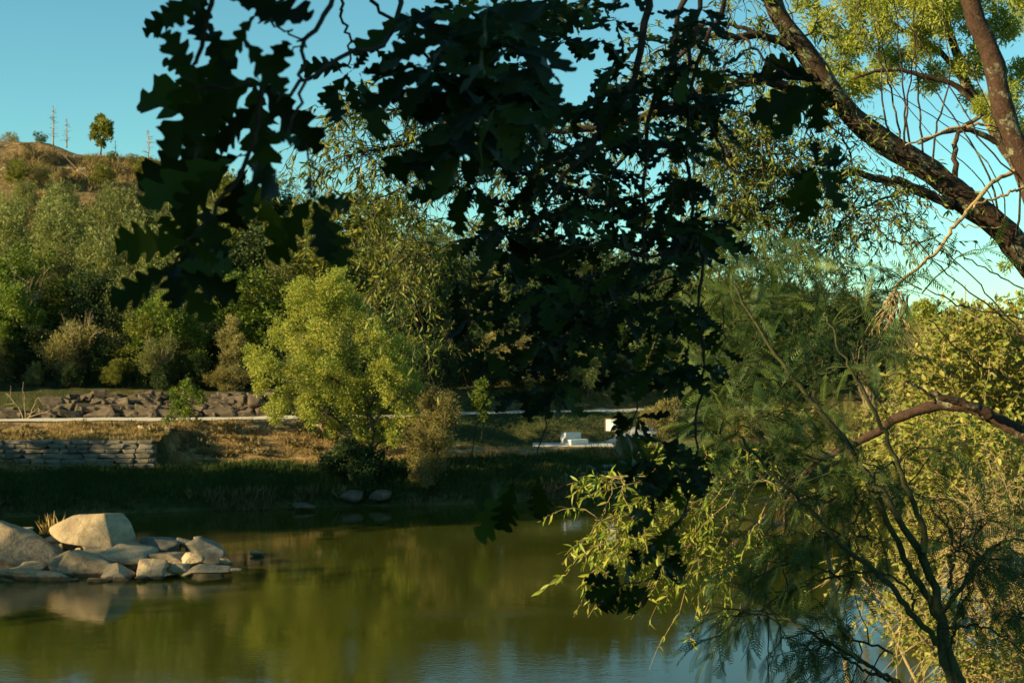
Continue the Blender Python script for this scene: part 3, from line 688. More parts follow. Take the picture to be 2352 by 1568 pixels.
traced('dry_bush', 'dry brown twiggy bush hanging over the bank right of the yellow-green tree', 'bush', [(985, 925, 48), (1010, 975, 48), (960, 1010, 42), (980, 1050, 50), (990, 1090, 46), (978, 1128, 38), (1030, 940, 34), (1000, 1020, 44)], 65.0, gpt(985, 65.4), 'scrub', 52000, .12, 1.0, .08, 17, T=NEEDLE, up=-.3)
traced('green_bush', 'dark green bush at the water under the yellow-green tree', 'bush', [(800, 1040, 40), (860, 1060, 44), (760, 1060, 30), (830, 1090, 36)], 64.6, gpt(820, 64.6), 'dark', 16000, .12, .9, .08, 18)
traced('silver_shrub', 'silvery shrub with bare white upright branches above the rubble wall', 'shrub', [(165, 770, 30), (150, 800, 32), (190, 795, 32), (170, 820, 30)], 79, gpt(170, 79), 'wattle', 9000, .11, .9, .06, 19, T=NEEDLE, up=1.2)
traced('silver_shrub', 'greyish twiggy shrub growing before the bright green tree', 'shrub', [(350, 800, 26), (385, 790, 24), (340, 830, 30), (380, 830, 26)], 77.6, gpt(360, 77.6), 'wattle', 7000, .11, .8, .06, 20, T=NEEDLE, up=1.2)
traced('tall_shrub', 'tall narrow grey-brown shrub between the bright green and yellow-green trees', 'shrub', [(530, 740, 22), (520, 775, 26), (545, 790, 28), (530, 825, 26), (555, 850, 16)], 78.5, gpt(535, 78.5), 'scrub', 9000, .12, .8, .06, 21, T=NEEDLE, up=.8)
SC = [((1500, 960, 34), (1540, 950, 30), (1480, 985, 24), (1530, 985, 30)), ((1690, 965, 34), (1650, 980, 30), (1720, 985, 26)), ((1800, 960, 40), (1850, 975, 44), (1780, 1000, 34), (1880, 1010, 36)), ((1940, 960, 40), (1910, 1000, 36), (1970, 1000, 44), (2000, 960, 36)), ((1950, 1060, 40), (1880, 1060, 36), (2000, 1070, 34), (1820, 1050, 32))]
SL = ['beige broom bush behind the information board', 'small beige bush seen through the wattle left of the wide clump', 'wide beige broom clump on the far bank behind the wattle', 'tall beige broom clump below the dark evergreens at right', 'low greenish clump at the far waterline behind the curved dead trunk']
for q, (c_, lb) in enumerate(zip(SC, SL)):
    dd = [78.5, 80, 81, 80, 78][q]
    traced('broom_bush', lb, 'bush', list(c_), dd, gpt(c_[0][0], dd), 'scrub', 12000, .13, 1.4, .06, 22+q, T=NEEDLE, up=1.5, stretch=1.3)
traced('beige_bush', 'large rounded beige-green bush on the right bank below the round tree', 'bush', [(2110, 790, 40), (2150, 800, 44), (2090, 830, 40), (2060, 880, 34), (2130, 860, 50), (2080, 920, 44), (2040, 950, 30), (2180, 840, 40), (2110, 930, 44), (2060, 990, 36)], 56, gpt(2120, 56), 'scrub', 34000, .085, 2.0, .1, 30, T=NEEDLE, up=.8)

plant('dark', -9.2, 70.6, 5.2, 'dark shrubby tree hidden behind the yellow-green tree, below the path')
plant('dark', -4.7, 75.6, 4.4, 'dark bush between the dry brown bush and the slim sapling')
plant('dark', -7.6, 77.2, 6.0, 'dark tree behind the yellow-green tree on the upper side of the path')
# bare trees and snags
def bare(name, label, cat, px, py0, py1, d, mat='barkpale', r0=.05, side=26, L=.5, lean=0, seed=0, dir_up=.3):
    r = rng(seed); a = P(px, py1, d); b_ = P(px+lean, py0, d); b0 = a-np.array([0, 0, .5])
    tr = resample(np.array([b0, a, (a+b_)/2+r.normal(0, .08, 3), b_]), 12)
    G_ = [tubes(tr, np.linspace(r0, r0*.2, 12), 6)]
    t = r.uniform(.2, .97, side); st = np.stack([np.interp(t, np.linspace(0, 1, 12), tr[:, q]) for q in range(3)], 1)
    dv = rdir(side, r); dv[:, 2] = dir_up+r.normal(0, .15, side); dv = nrm(dv); ln = L*(1.15-t)*r.uniform(.5, 1.2, side)
    pts = np.stack([st+dv*(ln*q/3)[:, None]+np.array([0, 0, -.03*q*q*.3]) for q in range(4)], 1)
    br = tubes(pts, np.stack([np.linspace(r0*.3, r0*.12, 4)]*side), 4)
    root = thing(name, label, cat, tuple(a)); link('trunk', mesh('trunk', *G_[0], M[mat], None, True), root, world=True)
    tag(link('twigs', mesh('twigs', *br, M[mat], None, True), root, world=True), kind='stuff'); return root
bare('dead_tree', 'tallest bare dead tree on the hilltop, left of its shorter twin', 'tree', 122, 242, 322, 138, r0=.09, side=50, L=1.0, seed=1)
bare('dead_tree', 'shorter bare dead tree on the hilltop between the tallest and the leafy one', 'tree', 153, 270, 328, 138, r0=.08, side=40, L=.8, seed=2)
bare('dead_tree', 'lone bare dead tree on the right shoulder of the hilltop', 'tree', 339, 296, 380, 130, r0=.08, side=44, L=1.1, seed=3)
bare('dead_tree', 'tiny bare dead tree right of the leafy hilltop tree', 'tree', 266, 322, 348, 137, r0=.05, side=14, L=.6, seed=4)
bare('dead_tree', 'thin bare pole-like dead tree rising above the bright bushes at right', 'tree', 2218, 652, 800, 60, mat='barkpale', r0=.06, side=16, L=.5, seed=5)
traced('hilltop_tree', 'single small leafy tree standing on the bare hilltop', 'tree', [(231, 275, 12), (222, 292, 14), (240, 292, 15), (217, 312, 13), (243, 312, 15), (230, 328, 10)], 137, P(231, 346, 137), 'olive', 3600, .26, .8, .09, 31, rr=.5)
ft = P(141, 351, 133); fb = P(204, 408, 127)
lg = link('fallen_trunk', mesh('fallen_trunk', *tube_tr([ft, (ft+fb)/2+np.array([0, 0, -.15]), fb], .035, .075, 10, 7), M['barkfar'], None, True)); tag(lg, 'fallen bare trunk lying down the slope of the bare hilltop', 'log')
def bare_fan(name, label, px, py, d, n, hpx, spread, mat, seed, r0=.03, cat='dead branches', droop=0.0):
    """cluster of bare branches rising (or hanging) from one root"""
    r = rng(seed); o = P(px, py, d); pts = []; rad = []
    for q in range(n):
        a = r.normal(0, spread); L = hpx*d/FPX*r.uniform(.5, 1.05); dv = np.array([math.sin(a), r.normal(0, .35), math.cos(a)*(-1 if droop else 1)])
        p = np.array([o+dv*L*t+np.array([math.sin(a)*L*.12*math.sin(t*5+q), 0, 0])+r.normal(0, .02*L, 3)*(t > 0) for t in np.linspace(0, 1, 7)])
        pts.append(p); rad.append(np.linspace(r0, r0*.25, 7))
        for z in range(3):
            t0 = r.integers(2, 6); dv2 = nrm(dv+r.normal(0, .55, 3)); pts.append(np.array([p[t0]+dv2*L*.35*t for t in np.linspace(0, 1, 7)])); rad.append(np.linspace(r0*.5, r0*.15, 7))
    ob = link(name, mesh(name, *tubes(np.array(pts), np.array(rad), 5), M[mat], None, True), loc=None); return tag(ob, label, cat)
bare_fan('bare_branches', 'bare white upright branches growing out of the silvery shrub', 175, 830, 78.6, 11, 120, .42, 'barkpale', 3)
bare_fan('bare_branches', 'pale leafless branches among the trees at the left edge', 55, 720, 84, 14, 120, .4, 'barkpale', 4)
bare_fan('bare_branches', 'pale leafless branches inside the greyish shrub by the bright green tree', 365, 850, 77.2, 8, 85, .5, 'barkpale', 5, .022)
bare_fan('bare_branches', 'thin dry upright stalks on the bank under the dark evergreens at right', 1990, 960, 55, 16, 150, .10, 'barkpale', 6, .015)
bare_fan('bare_branches', 'leaning dead branch on the verge at the left end of the path', 58, 966, 73, 4, 90, .5, 'barkpale', 7, .035)

# ------------------------------------------------------------------ grass and brush (uncountable)
BL = (np.array([[-.05, 0, 0], [.05, 0, 0], [.03, .55, .06], [0, 1, .2]]), np.array([[0, 1, 2], [0, 2, 3]]))
def grass(name, pts, hgt, mat, seed, lean=.35):
    r = rng(seed); n = len(pts)
    d = nrm(np.stack([r.normal(0, lean, n), r.normal(0, lean, n), np.ones(n)], 1)); nz = rdir(n, r)
    g = inst(BL, pts, frames(d, nz), hgt*r.uniform(.5, 1.3, n), np.clip(.5*r.random(n)+.5*vn(pts[:, 0]*.8, pts[:, 1]*.8), 0, 1))
    o = link(name, mesh(name, *_o(g, M[mat]))); return tag(o, kind='stuff')
def scat(n, x0, x1, u0, u1, seed, thr=None):
    r = rng(seed); x = r.uniform(x0, x1, n); u = r.uniform(u0, u1, n); y = yF(x)+u*(yP(x)-yF(x))
    if thr is not None: k = fbm(x*.5, y*.5, 3) > thr; x, y = x[k], y[k]
    k = ~((x > .1) & (x < 5.8) & (y > 73.2) & (y < 76.5)); x, y = x[k], y[k]
    return np.stack([x, y, H(x, y)-.03], 1)
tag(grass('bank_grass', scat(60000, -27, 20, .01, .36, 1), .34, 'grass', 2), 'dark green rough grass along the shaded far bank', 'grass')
tag(grass('slope_shade_weeds', scat(14000, -5, 11, .5, .93, 21), .2, 'dark', 22, .6), 'dark weeds added to stand in for shade on the slope behind the bench', 'weeds')  # dark blades laid over the slope as painted shade
tag(grass('shore_reeds', scat(9000, -27, 4, -.02, .05, 3, .03), .5, 'reed', 4, .5), 'dry reeds bending over the far waterline', 'reeds')
tag(grass('slope_grass', np.concatenate([scat(36000, -27, -4, .38, .86, 5, -.06), scat(9000, -4, 12, .2, .42, 15, -.1)]), .22, 'straw', 6, .6), 'dry straw-coloured grass on the sunlit slope below the path', 'grass')
r = rng(8); x = r.uniform(-60, -20, 60000); y = r.uniform(119, 150, 60000); k = fbm(x*.18+3, y*.18, 3) > -.05+.10*(y < 131); x, y = x[k], y[k]
tag(grass('hilltop_grass', np.stack([x, y, H(x, y)-.05], 1), .5, 'straw', 9, .4), 'dry yellow grass covering the bare hilltop', 'grass')
x = r.uniform(-60, -18, 26000); y = r.uniform(114, 138, 26000); k = fbm(x*.35+9, y*.35, 3) > .02; x, y = x[k], y[k]
tag(grass('hilltop_heath', np.stack([x, y, H(x, y)-.05], 1), .8, 'reed', 19, .5), 'brown heath between the boulders of the hilltop', 'heath')
x = r.uniform(-40, 36, 50000); y = yP(x)+r.uniform(5, 34, 50000)
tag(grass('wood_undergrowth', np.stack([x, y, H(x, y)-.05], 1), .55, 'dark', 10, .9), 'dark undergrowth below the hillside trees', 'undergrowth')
q_ = rng(71); x = np.concatenate([q_.uniform(-27, -16.3, 2600), q_.uniform(-25, -12, 2600)]); y = np.concatenate([q_.uniform(64.9, 65.5, 2600), np.zeros(2600)]); y[2600:] = yP(x[2600:])+q_.uniform(1.8, 3.6, 2600)
k = fbm(x*.9, y*.9+3, 3) > .0; z = np.where(y < 66, 2.6, 3.3+.2*(y-yP(x)))[k]; x, y = x[k], y[k]
tag(grass('wall_weeds', np.stack([x, y, z], 1), .32, 'reed', 72, .8), 'dry weeds growing over the tops and joints of the walls', 'weeds')
# small dry brush clumps on the sunlit slope
brush = []
for k in range(90):
    x = r.uniform(-24, -4); u = r.uniform(.5, .84); y = yF(x)+u*(yP(x)-yF(x)); z = float(H(x, y)); n = 60
    dv = rdir(n, r, .6); dv[:, 2] = np.abs(dv[:, 2])*.7; brush.append(inst(NEEDLE, np.tile([x, y, z], (n, 1))+r.normal(0, .12, (n, 3))*[1.6, 1, .3], frames(dv, rdir(n, r)), r.uniform(.15, .4, n), r.random(n)))
tag(link('dry_brush', mesh('dry_brush', *_o(join(brush), M['reed']))), 'dead brushwood scattered over the slope below the path', 'brushwood', kind='stuff')
tf = thing('grass_tuft', 'tuft of tall dry grass behind the left end of the biggest boulder', 'grass tuft', P(120, 1222, 47))
n = 46; a = r.normal(0, .28, n); base = P(118, 1224, 47)+r.normal(0, .07, (n, 3))*[2, 1, .2]
gt = inst(BL, base, frames(nrm(np.stack([np.sin(a)-.1, r.normal(0, .2, n), np.cos(a)], 1)), rdir(n, r)), r.uniform(.3, .75, n), r.random(n))
link('blades', mesh('blades', *_o(gt, M['straw'])), tf, world=True)


# ================================================================== near bank vegetation
def oak_leaf(seed):
    """lobed oak leaf, 1 long along +Y, with curl"""
    r = rng(seed); n = 33; t = np.linspace(0, 1, n)
    env = .212*np.sin(np.pi*np.clip(t, 0, 1)**1.35)**.62+.012
    L, Rr = [], []
    for s_, arr in ((-1, L), (1, Rr)):
        ph = r.uniform(-.2, .2); nl = r.choice([4, 4.5, 5])
        for i_, tt in enumerate(t):
            lobe = 1-.58*max(0, -math.cos(2*math.pi*(nl*tt+ph)))**.75; lobe *= 1+r.normal(0, .06)
            if tt > .93: lobe = .95
            w = env[i_]*lobe if i_ not in (0, n-1) else .004
            arr.append([s_*w, tt+.42*w, 0])
    Mm = [[.01*math.sin(4*tt), tt, 0] for tt in t]
    V = np.array(L+Mm+Rr)
    cu = r.uniform(-.35, .6); fold = r.uniform(.05, .5)
    V[:, 2] = np.abs(V[:, 0])*fold-cu*V[:, 1]**2*.5+.03*np.sin(V[:, 1]*9+r.uniform(0, 6))
    V[:, 0] += r.uniform(-.12, .12)*V[:, 1]**2
    F = []
    for i_ in range(n-1):
        F += [[i_, n+i_, n+i_+1, i_+1], [n+i_, 2*n+i_, 2*n+i_+1, n+i_+1]]
    k = len(V); V = np.concatenate([V, [[-.012, -.10, 0], [.012, -.10, 0]]])
    return V, [np.array(F), np.array([[k, k+1, n]])]
OAK = [oak_leaf(s) for s in range(7)]
LANCE = (np.array([[0, 0, 0], [-.10, .28, .05], [0, .3, 0], [.10, .28, .05], [-.11, .58, .02], [0, .62, -.04], [.11, .58, .02], [0, 1, -.14]]),
         [np.array([[0, 2, 1], [0, 3, 2], [4, 5, 7], [5, 6, 7]]), np.array([[1, 2, 5, 4], [2, 3, 6, 5]])])
OVAL = (np.array([[0, 0, 0], [-.26, .4, .08], [0, .42, 0], [.26, .4, .08], [-.18, .75, .05], [0, .78, -.03], [.18, .75, .05], [0, 1, -.1]]),
        [np.array([[0, 2, 1], [0, 3, 2], [4, 5, 7], [5, 6, 7]]), np.array([[1, 2, 5, 4], [2, 3, 6, 5]])])
def frond_geo(seed, n=12):
    r = rng(seed); V, F = [], []; k = 0
    for i_ in range(n):
        t = .08+.9*i_/n; L = .25*math.sin(math.pi*min(1, (t*.9+.1)))**.6*(1+r.normal(0, .08)); z0 = -.22*t*t
        for s_ in (-1, 1):
            a = .62+.2*t; dx, dy = s_*math.sin(a), math.cos(a); w = .017
            b0 = np.array([0, t, z0]); b1 = b0+np.array([dx*L*.55, dy*L*.55, .02]); b2 = b0+np.array([dx*L, dy*L, -.03])
            V += [b0+[0, -w, 0], b0+[0, w, 0], b1+[0, w, 0], b1+[0, -w, 0], b2]; F.append([k, k+1, k+2, k+3]); F.append([k+3, k+2, k+4, k+4]); k += 5
    Fq = np.array(F[0::2]); Ft = np.array([f[:3] for f in F[1::2]])
    V += [[-.008, 0, 0], [.008, 0, 0], [.005, .5, -.06], [-.005, .5, -.06], [0, 1, -.22]]
    Fq = np.concatenate([Fq, [[k, k+1, k+2, k+3]]]); Ft = np.concatenate([Ft, [[k+3, k+2, k+4]]])
    return np.array(V), [Fq, Ft]
FROND = [frond_geo(s) for s in range(4)]

class Leaves:
    """collects leaf placements of one plant; the largest in view become parts of their own, the rest one part"""
    def __init__(self, temps, mat, name, seed=0):
        self.t = temps; self.mat = mat; self.name = name; self.p = []; self.m = []; self.s = []; self.r = rng(seed)
    def add(self, pos, d, nz, s):
        pos = np.atleast_2d(pos); n = len(pos)
        self.p.append(pos); self.m.append(frames(np.atleast_2d(d), np.atleast_2d(nz))); self.s.append(np.broadcast_to(np.asarray(s, float), (n,)))
    def build(self, root, npart=300, rest='foliage'):
        p = np.concatenate(self.p); m = np.concatenate(self.m); s = np.concatenate(self.s); n = len(p); r = self.r
        v = r.integers(0, len(self.t), n); tint = r.random(n)
        size = s/np.maximum(p[:, 1], .3)
        inv = (np.abs(p[:, 0]/np.maximum(p[:, 1], .1)) < .37) & (np.abs((p[:, 2]-CAMZ)/np.maximum(p[:, 1], .1)) < .245) & (p[:, 1] > .3)
        size = np.where(inv, size, -1)
        pick = np.argsort(-size)[:npart]; pick = pick[size[pick] > 0]
        NT = 3; mes = {}
        base = np.array(root.location)
        for i_ in pick:
            key = (v[i_], int(tint[i_]*NT))
            if key not in mes:
                T = self.t[key[0]]; mes[key] = mesh(self.name, T[0], T[1], M[self.mat], np.full(len(T[0]), (key[1]+.5)/NT))
            o = bpy.data.objects.new(self.name, mes[key]); COL.objects.link(o); o.parent = root
            mt = Matrix([[*(m[i_][a]*s[i_]), p[i_][a]-base[a]] for a in range(3)]+[[0, 0, 0, 1]]); o.matrix_basis = mt
        rest_i = np.setdiff1d(np.arange(n), pick)
        if len(rest_i):
            parts = [inst(self.t[k], p[rest_i][v[rest_i] == k], m[rest_i][v[rest_i] == k], s[rest_i][v[rest_i] == k], tint[rest_i][v[rest_i] == k]) for k in range(len(self.t)) if (v[rest_i] == k).any()]
            o = link(rest, mesh(rest, *_o(join(parts), M[self.mat])), root, world=True); tag(o, kind='stuff')
        return n
def along(pts, t):
    pts = np.asarray(pts); u = np.linspace(0, 1, len(pts)); return np.stack([np.interp(t, u, pts[:, q]) for q in range(3)], -1)
def sprays(line, n, L, r, t0=0.0, t1=1.0, spread=1.0, droop=.5, bias=(0, 0, 0), k=8):
    """n twigs leaving a limb polyline -> pts (n,k,3)"""
    t = r.uniform(t0, t1, n); st = along(line, t); tg = nrm(along(line, np.clip(t+.04, 0, 1))-along(line, np.clip(t-.04, 0, 1)))
    dv = nrm(tg*.5+rdir(n, r)*spread+np.array(bias)); ln = L*r.uniform(.45, 1.25, n); u = np.linspace(0, 1, k)
    wob = r.normal(0, .035, (n, k, 3)).cumsum(1)*ln[:, None, None]; wob[:, 0] = 0
    p = st[:, None]+dv[:, None]*(ln[:, None]*u)[..., None]+np.array([0, 0, -1.])*(droop*ln[:, None]*u**2)[..., None]+wob
    return p
def leaves_on(tw, per, size, lv, r, spread=.9, t0=.15, down=.35, up=.5, side=None):
    n, k, _ = tw.shape
    t = r.uniform(t0, 1.0, (n, per)); idx = t*(k-1); i0 = np.minimum(idx.astype(int), k-2); f = (idx-i0)[..., None]
    a = np.arange(n)[:, None]; p = tw[a, i0]*(1-f)+tw[a, i0+1]*f; tg = nrm(tw[a, i0+1]-tw[a, i0])
    p = p.reshape(-1, 3); tg = tg.reshape(-1, 3); m_ = len(p)
    d = nrm(tg*.6+rdir(m_, r)*spread+np.array([0, 0, -down])); nz = nrm(r.normal(0, .6, (m_, 3))+np.array([0, 0, up]))
    lv.add(p, d, nz, size*r.uniform(.6, 1.25, m_))

# ---------------------------------------------------------------- oak overhead
oak = thing('oak_tree', 'dark overhanging oak with lobed leaves filling the top centre of the view', 'tree', (-3.0, -2.4, 6.2))
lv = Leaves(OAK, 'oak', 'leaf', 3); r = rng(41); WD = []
def leaf_tr(bx, by, tx, ty, d, face=None, k=1.0):
    a = P(bx, by, d); b_ = P(tx, ty, d+r.uniform(-.10, .10)); L = np.linalg.norm(b_-a)
    nz = np.array([r.normal(0, .35), -1, r.normal(0, .35)]) if face is None else np.array(face, float)
    lv.add(a, b_-a, nz, L*k)
BIGL = [(431, 0, 345, 72), (463, -20, 461, 100), (585, 34, 530, 135), (520, -10, 708, 60), (590, -30, 650, 60), (455, 205, 392, 82), (450, 170, 378, 140), (480, -20, 380, 30), (600, 190, 362, 255), (570, 200, 385, 322), (600, 200, 655, 100), (600, 190, 724, 342), (585, 185, 590, 385),
        (540, 100, 470, 215), (560, 90, 640, 210), (560, 290, 446, 352), (610, 300, 690, 330), (545, 360, 333, 408), (535, 365, 332, 484), (575, 375, 662, 452), (560, 380, 525, 535), (600, 395, 645, 560), (525, 380, 400, 500), (590, 400, 560, 500), (500, 340, 420, 330),
        (722, 455, 698, 395), (722, 455, 808, 482), (715, 455, 612, 592), (720, 460, 785, 612), (725, 465, 745, 600), (424, 558, 290, 552), (424, 560, 378, 505), (424, 560, 500, 600), (398, 611, 276, 695), (398, 611, 546, 680), (400, 615, 466, 737), (398, 605, 505, 588), (405, 610, 540, 610), (440, 480, 430, 600), (470, 470, 500, 590), (400, 600, 400, 700),
        (520, 130, 500, 250), (500, 130, 400, 230), (590, 240, 500, 330), (620, 260, 580, 340), (480, 60, 520, 150), (545, 250, 470, 300)]
for (a, b_, c, d_) in BIGL: leaf_tr(a, b_, c, d_, r.uniform(1.95, 2.5), None, 1.04)
MID = [(800, 170, 735, 240), (800, 175, 820, 265), (790, 170, 740, 130), (810, 160, 850, 120), (830, 180, 870, 300), (850, 170, 920, 140), (880, 180, 935, 250), (800, 150, 700, 160), (760, 200, 780, 290), (860, 110, 905, 150), (830, 210, 855, 290),
       (1060, 330, 960, 300), (1060, 340, 1000, 420), (1050, 350, 1030, 430), (1060, 330, 880, 400), (1055, 345, 930, 395), (1060, 430, 940, 460), (1065, 425, 1040, 540), (1180, 1108, 1088, 1233), (1180, 1108, 1120, 1228), (1178, 1110, 1150, 1222), (1240, 1110, 1232, 1195), (1235, 1100, 1252, 1168), (1177, 1100, 1200, 1060), (1160, 1110, 1100, 1150)]
for (a, b_, c, d_) in MID: leaf_tr(a, b_, c, d_, r.uniform(2.7, 3.3))
FAR = [(1873, 180, 1768, 135), (1873, 185, 1727, 172), (1873, 200, 1734, 262), (1870, 210, 1779, 319), (1870, 190, 1884, 306), (1865, 190, 1905, 225), (1850, 200, 1800, 250), (1877, 379, 1869, 332), (1880, 378, 1932, 335), (1880, 380, 1950, 375), (1875, 382, 1821, 422), (1872, 385, 1804, 478), (1880, 385, 1928, 489), (1875, 390, 1839, 523), (1885, 390, 1945, 430),
       (1501, 1186, 1498, 1147), (1501, 1190, 1448, 1168), (1499, 1188, 1454, 1223), (1545, 1206, 1580, 1180), (1545, 1208, 1497, 1260), (1540, 1210, 1560, 1265), (1521, 1292, 1562, 1276), (1521, 1292, 1578, 1318), (1520, 1294, 1548, 1351), (1518, 1295, 1500, 1332), (1471, 1304, 1457, 1266), (1471, 1306, 1435, 1298), (1533, 1270, 1560, 1300), (1510, 1250, 1480, 1290),
       (1424, 1343, 1344, 1322), (1424, 1343, 1396, 1295), (1424, 1345, 1350, 1366), (1422, 1346, 1362, 1382), (1422, 1350, 1372, 1410), (1430, 1350, 1420, 1397), (1440, 1345, 1458, 1411), (1450, 1345, 1494, 1396), (1455, 1342, 1478, 1382), (1435, 1340, 1440, 1300), (1450, 1000, 1400, 1030), (1452, 1000, 1440, 1060), (1455, 1000, 1490, 1050), (1440, 990, 1420, 950), (1470, 1060, 1440, 1110), (1500, 1060, 1530, 1110), (1480, 1050, 1500, 1120), (1520, 1120, 1470, 1130), (1540, 1100, 1570, 1160), (1560, 1000, 1530, 1050)]
for (a, b_, c, d_) in FAR: leaf_tr(a, b_, c, d_, r.uniform(3.3, 3.8))
def inpoly(x, y, poly):
    c = np.zeros(len(x), bool); j = len(poly)-1
    for i_ in range(len(poly)):
        xi, yi = poly[i_]; xj, yj = poly[j]
        m_ = ((yi > y) != (yj > y)) & (x < (xj-xi)*(y-yi)/(yj-yi+1e-9)+xi); c ^= m_; j = i_
    return c
def fill(poly, n, d0, d1, smin, smax, thr=None, seed=0):
    q = rng(seed); xs = [p[0] for p in poly]; ys = [p[1] for p in poly]
    x = q.uniform(min(xs), max(xs), n*4); y = q.uniform(min(ys), max(ys), n*4); k = inpoly(x, y, poly)
    if thr is not None: k &= fbm(x*.012+seed, y*.012, 3) > thr
    x = x[k][:n]; y = y[k][:n]
    nn = 0
    # small bunches of 4-6 leaves from one bud
    i_ = 0
    while i_ < len(x):
        d = q.uniform(d0, d1); b_ = P(x[i_], y[i_], d); m_ = int(q.integers(4, 7)); az = q.uniform(0, 6.28)
        for z in range(m_):
            a = az+z*6.28/m_+q.normal(0, .3); dv = np.array([math.cos(a), .55*math.sin(a), -.55+q.normal(0, .35)]); lv.add(b_, dv, np.array([q.normal(0, .5), -.6, .8]), q.uniform(smin, smax))
        i_ += m_
    return x, y
fill([(925, -20), (1180, -20), (1230, 160), (1210, 320), (1090, 330), (1040, 250), (960, 240), (930, 170), (940, 110)], 130, 2.3, 3.0, .10, .14, seed=1)
fill([(1050, -20), (1580, -20), (1640, 60), (1640, 200), (1560, 420), (1330, 480), (1120, 420), (1060, 300)], 400, 3.2, 4.6, .07, .11, seed=2)
fill([(1060, 400), (1600, 380), (1660, 560), (1560, 640), (1480, 720), (1180, 700), (1040, 640), (1080, 540)], 300, 3.2, 4.8, .07, .105, seed=3)
fill([(1040, 640), (1600, 600), (1560, 760), (1480, 850), (1280, 940), (1130, 860)], 190, 3.2, 4.6, .065, .10, -.02, seed=4)
fill([(1560, 20), (1640, 20), (1690, 200), (1700, 440), (1640, 590), (1560, 600), (1540, 300)], 110, 3.4, 4.6, .07, .10, seed=5)
fill([(1500, 720), (1640, 620), (1600, 1000), (1560, 1180), (1500, 1150), (1440, 1000)], 60, 3.4, 4.2, .075, .105, .02, seed=6)
# limbs and twigs that carry them
for q_ in range(26):     # thin trailing twigs with a few small leaves
    x0 = r.uniform(1060, 1680); y0 = r.uniform(350, 760); L_ = r.uniform(60, 190); d0_ = r.uniform(3.2, 4.3); xs_ = x0+r.normal(0, 22, 5).cumsum()
    tp = PL([(xs_[k_], y0+L_*k_/4) for k_ in range(5)], d0_); WD.append(tubes(*limb(tp, .0022, .0010, 14, 5, jit=.002, seed=q_), 5))
    for k_ in range(5):
        p0_ = along(tp, .35+.16*k_); a_ = r.uniform(0, 6.28); lv.add(p0_, np.array([math.cos(a_), .3*math.sin(a_), -.7]), np.array([r.normal(0, .5), -.7, .6]), r.uniform(.05, .085))
def wood(pts, d0, d1, r0, r1, k=22, s=6, jit=.004):
    WD.append(tubes(*limb(PL(pts, d0, d1), r0, r1, k, s, jit=jit, seed=len(WD)), s))
def brn(pts, r0, r1, k=20, s=8):
    WD.append(tubes(*limb(np.array(pts, float), r0, r1, k, s, jit=.01, seed=len(WD)), s))
brn([(-3.0, -2.4, 6.0), (-3.1, -2.2, 8.0), (-2.6, -1.5, 10.0)], .26, .2)
brn([(-2.8, -1.8, 9.2), (-1.5, .5, 9.9), (0.2, 3.0, 9.6), (1.2, 4.2, 9.2)], .12, .03)
brn([(-1.9, .1, 9.6), (-1.3, 1.6, 9.4), (-.7, 2.2, 8.6)], .05, .015)
brn([(-2.7, -1.6, 9.8), (-4.5, -.5, 10.2), (-6.0, 1.0, 10.0)], .12, .04)
wood([(930, -60), (905, 60), (880, 100), (780, 135), (700, 190), (640, 230)], 2.9, 2.3, .006, .003)
wood([(780, -60), (760, 20), (700, 95), (698, 190), (680, 260), (650, 320)], 2.3, 2.2, .005, .002)
wood([(590, 20), (640, 65), (698, 97), (665, 120)], 2.3, 2.3, .0025, .0015)
wood([(500, -60), (470, 60), (440, 190), (540, 200), (590, 195)], 2.1, 2.2, .005, .002)
wood([(600, 190), (590, 300), (560, 380), (500, 480), (424, 560), (398, 611)], 2.2, 2.2, .005, .0025)
wood([(780, -60), (790, 60), (806, 100), (803, 160)], 2.9, 3.0, .004, .002)
wood([(700, 330), (728, 400), (720, 455)], 2.3, 2.4, .002, .002)
wood([(850, 0), (1000, 160), (1050, 300), (1060, 430), (1070, 520)], 2.9, 3.1, .004, .002)
wood([(1500, -60), (1460, 160), (1410, 260), (1370, 330), (1300, 400), (1250, 480)], 3.6, 3.4, .012, .004)
wood([(1640, -80), (1570, 0), (1545, 150), (1500, 230), (1480, 380), (1480, 560), (1470, 700)], 3.8, 3.6, .009, .003)
wood([(1620, -80), (1600, 60), (1580, 150), (1620, 270), (1680, 380), (1700, 400)], 3.9, 3.9, .008, .003)
wood([(1700, -60), (1610, 120), (1580, 300), (1590, 500), (1610, 560), (1614, 607), (1605, 700), (1618, 783), (1607, 926), (1600, 1001), (1593, 1102), (1566, 1183), (1545, 1206), (1533, 1269), (1498, 1319), (1447, 1340), (1424, 1343)], 3.8, 3.5, .007, .002, 60)
wood([(1600, 560), (1500, 590), (1380, 560), (1250, 600), (1130, 640), (1060, 640)], 3.7, 3.4, .005, .002)
wood([(1580, 620), (1440, 680), (1330, 790), (1240, 800), (1150, 790)], 3.7, 3.4, .004, .0015)
wood([(1077, 640), (1077, 712), (1081, 776), (1110, 850), (1126, 881), (1107, 956), (1085, 1035), (1055, 1098)], 3.3, 3.3, .003, .0012, 30)
wood([(1081, 776), (1036, 813), (1015, 860), (991, 903), (961, 909), (916, 885)], 3.3, 3.2, .0022, .001)
wood([(1330, 780), (1290, 860), (1257, 948), (1240, 1030), (1210, 1080), (1178, 1108)], 3.4, 3.2, .0028, .0013)
wood([(1540, 700), (1480, 870), (1450, 1000), (1470, 1060), (1500, 1120), (1501, 1186)], 3.6, 3.5, .0028, .0013)
wood([(1700, 80), (1760, 140), (1800, 170), (1873, 182)], 3.9, 3.6, .004, .002)
wood([(1820, 190), (1850, 290), (1865, 340), (1877, 379)], 3.7, 3.6, .003, .0015)
wood([(1600, 190), (1700, 170), (1800, 200), (1870, 210)], 3.8, 3.6, .003, .002)
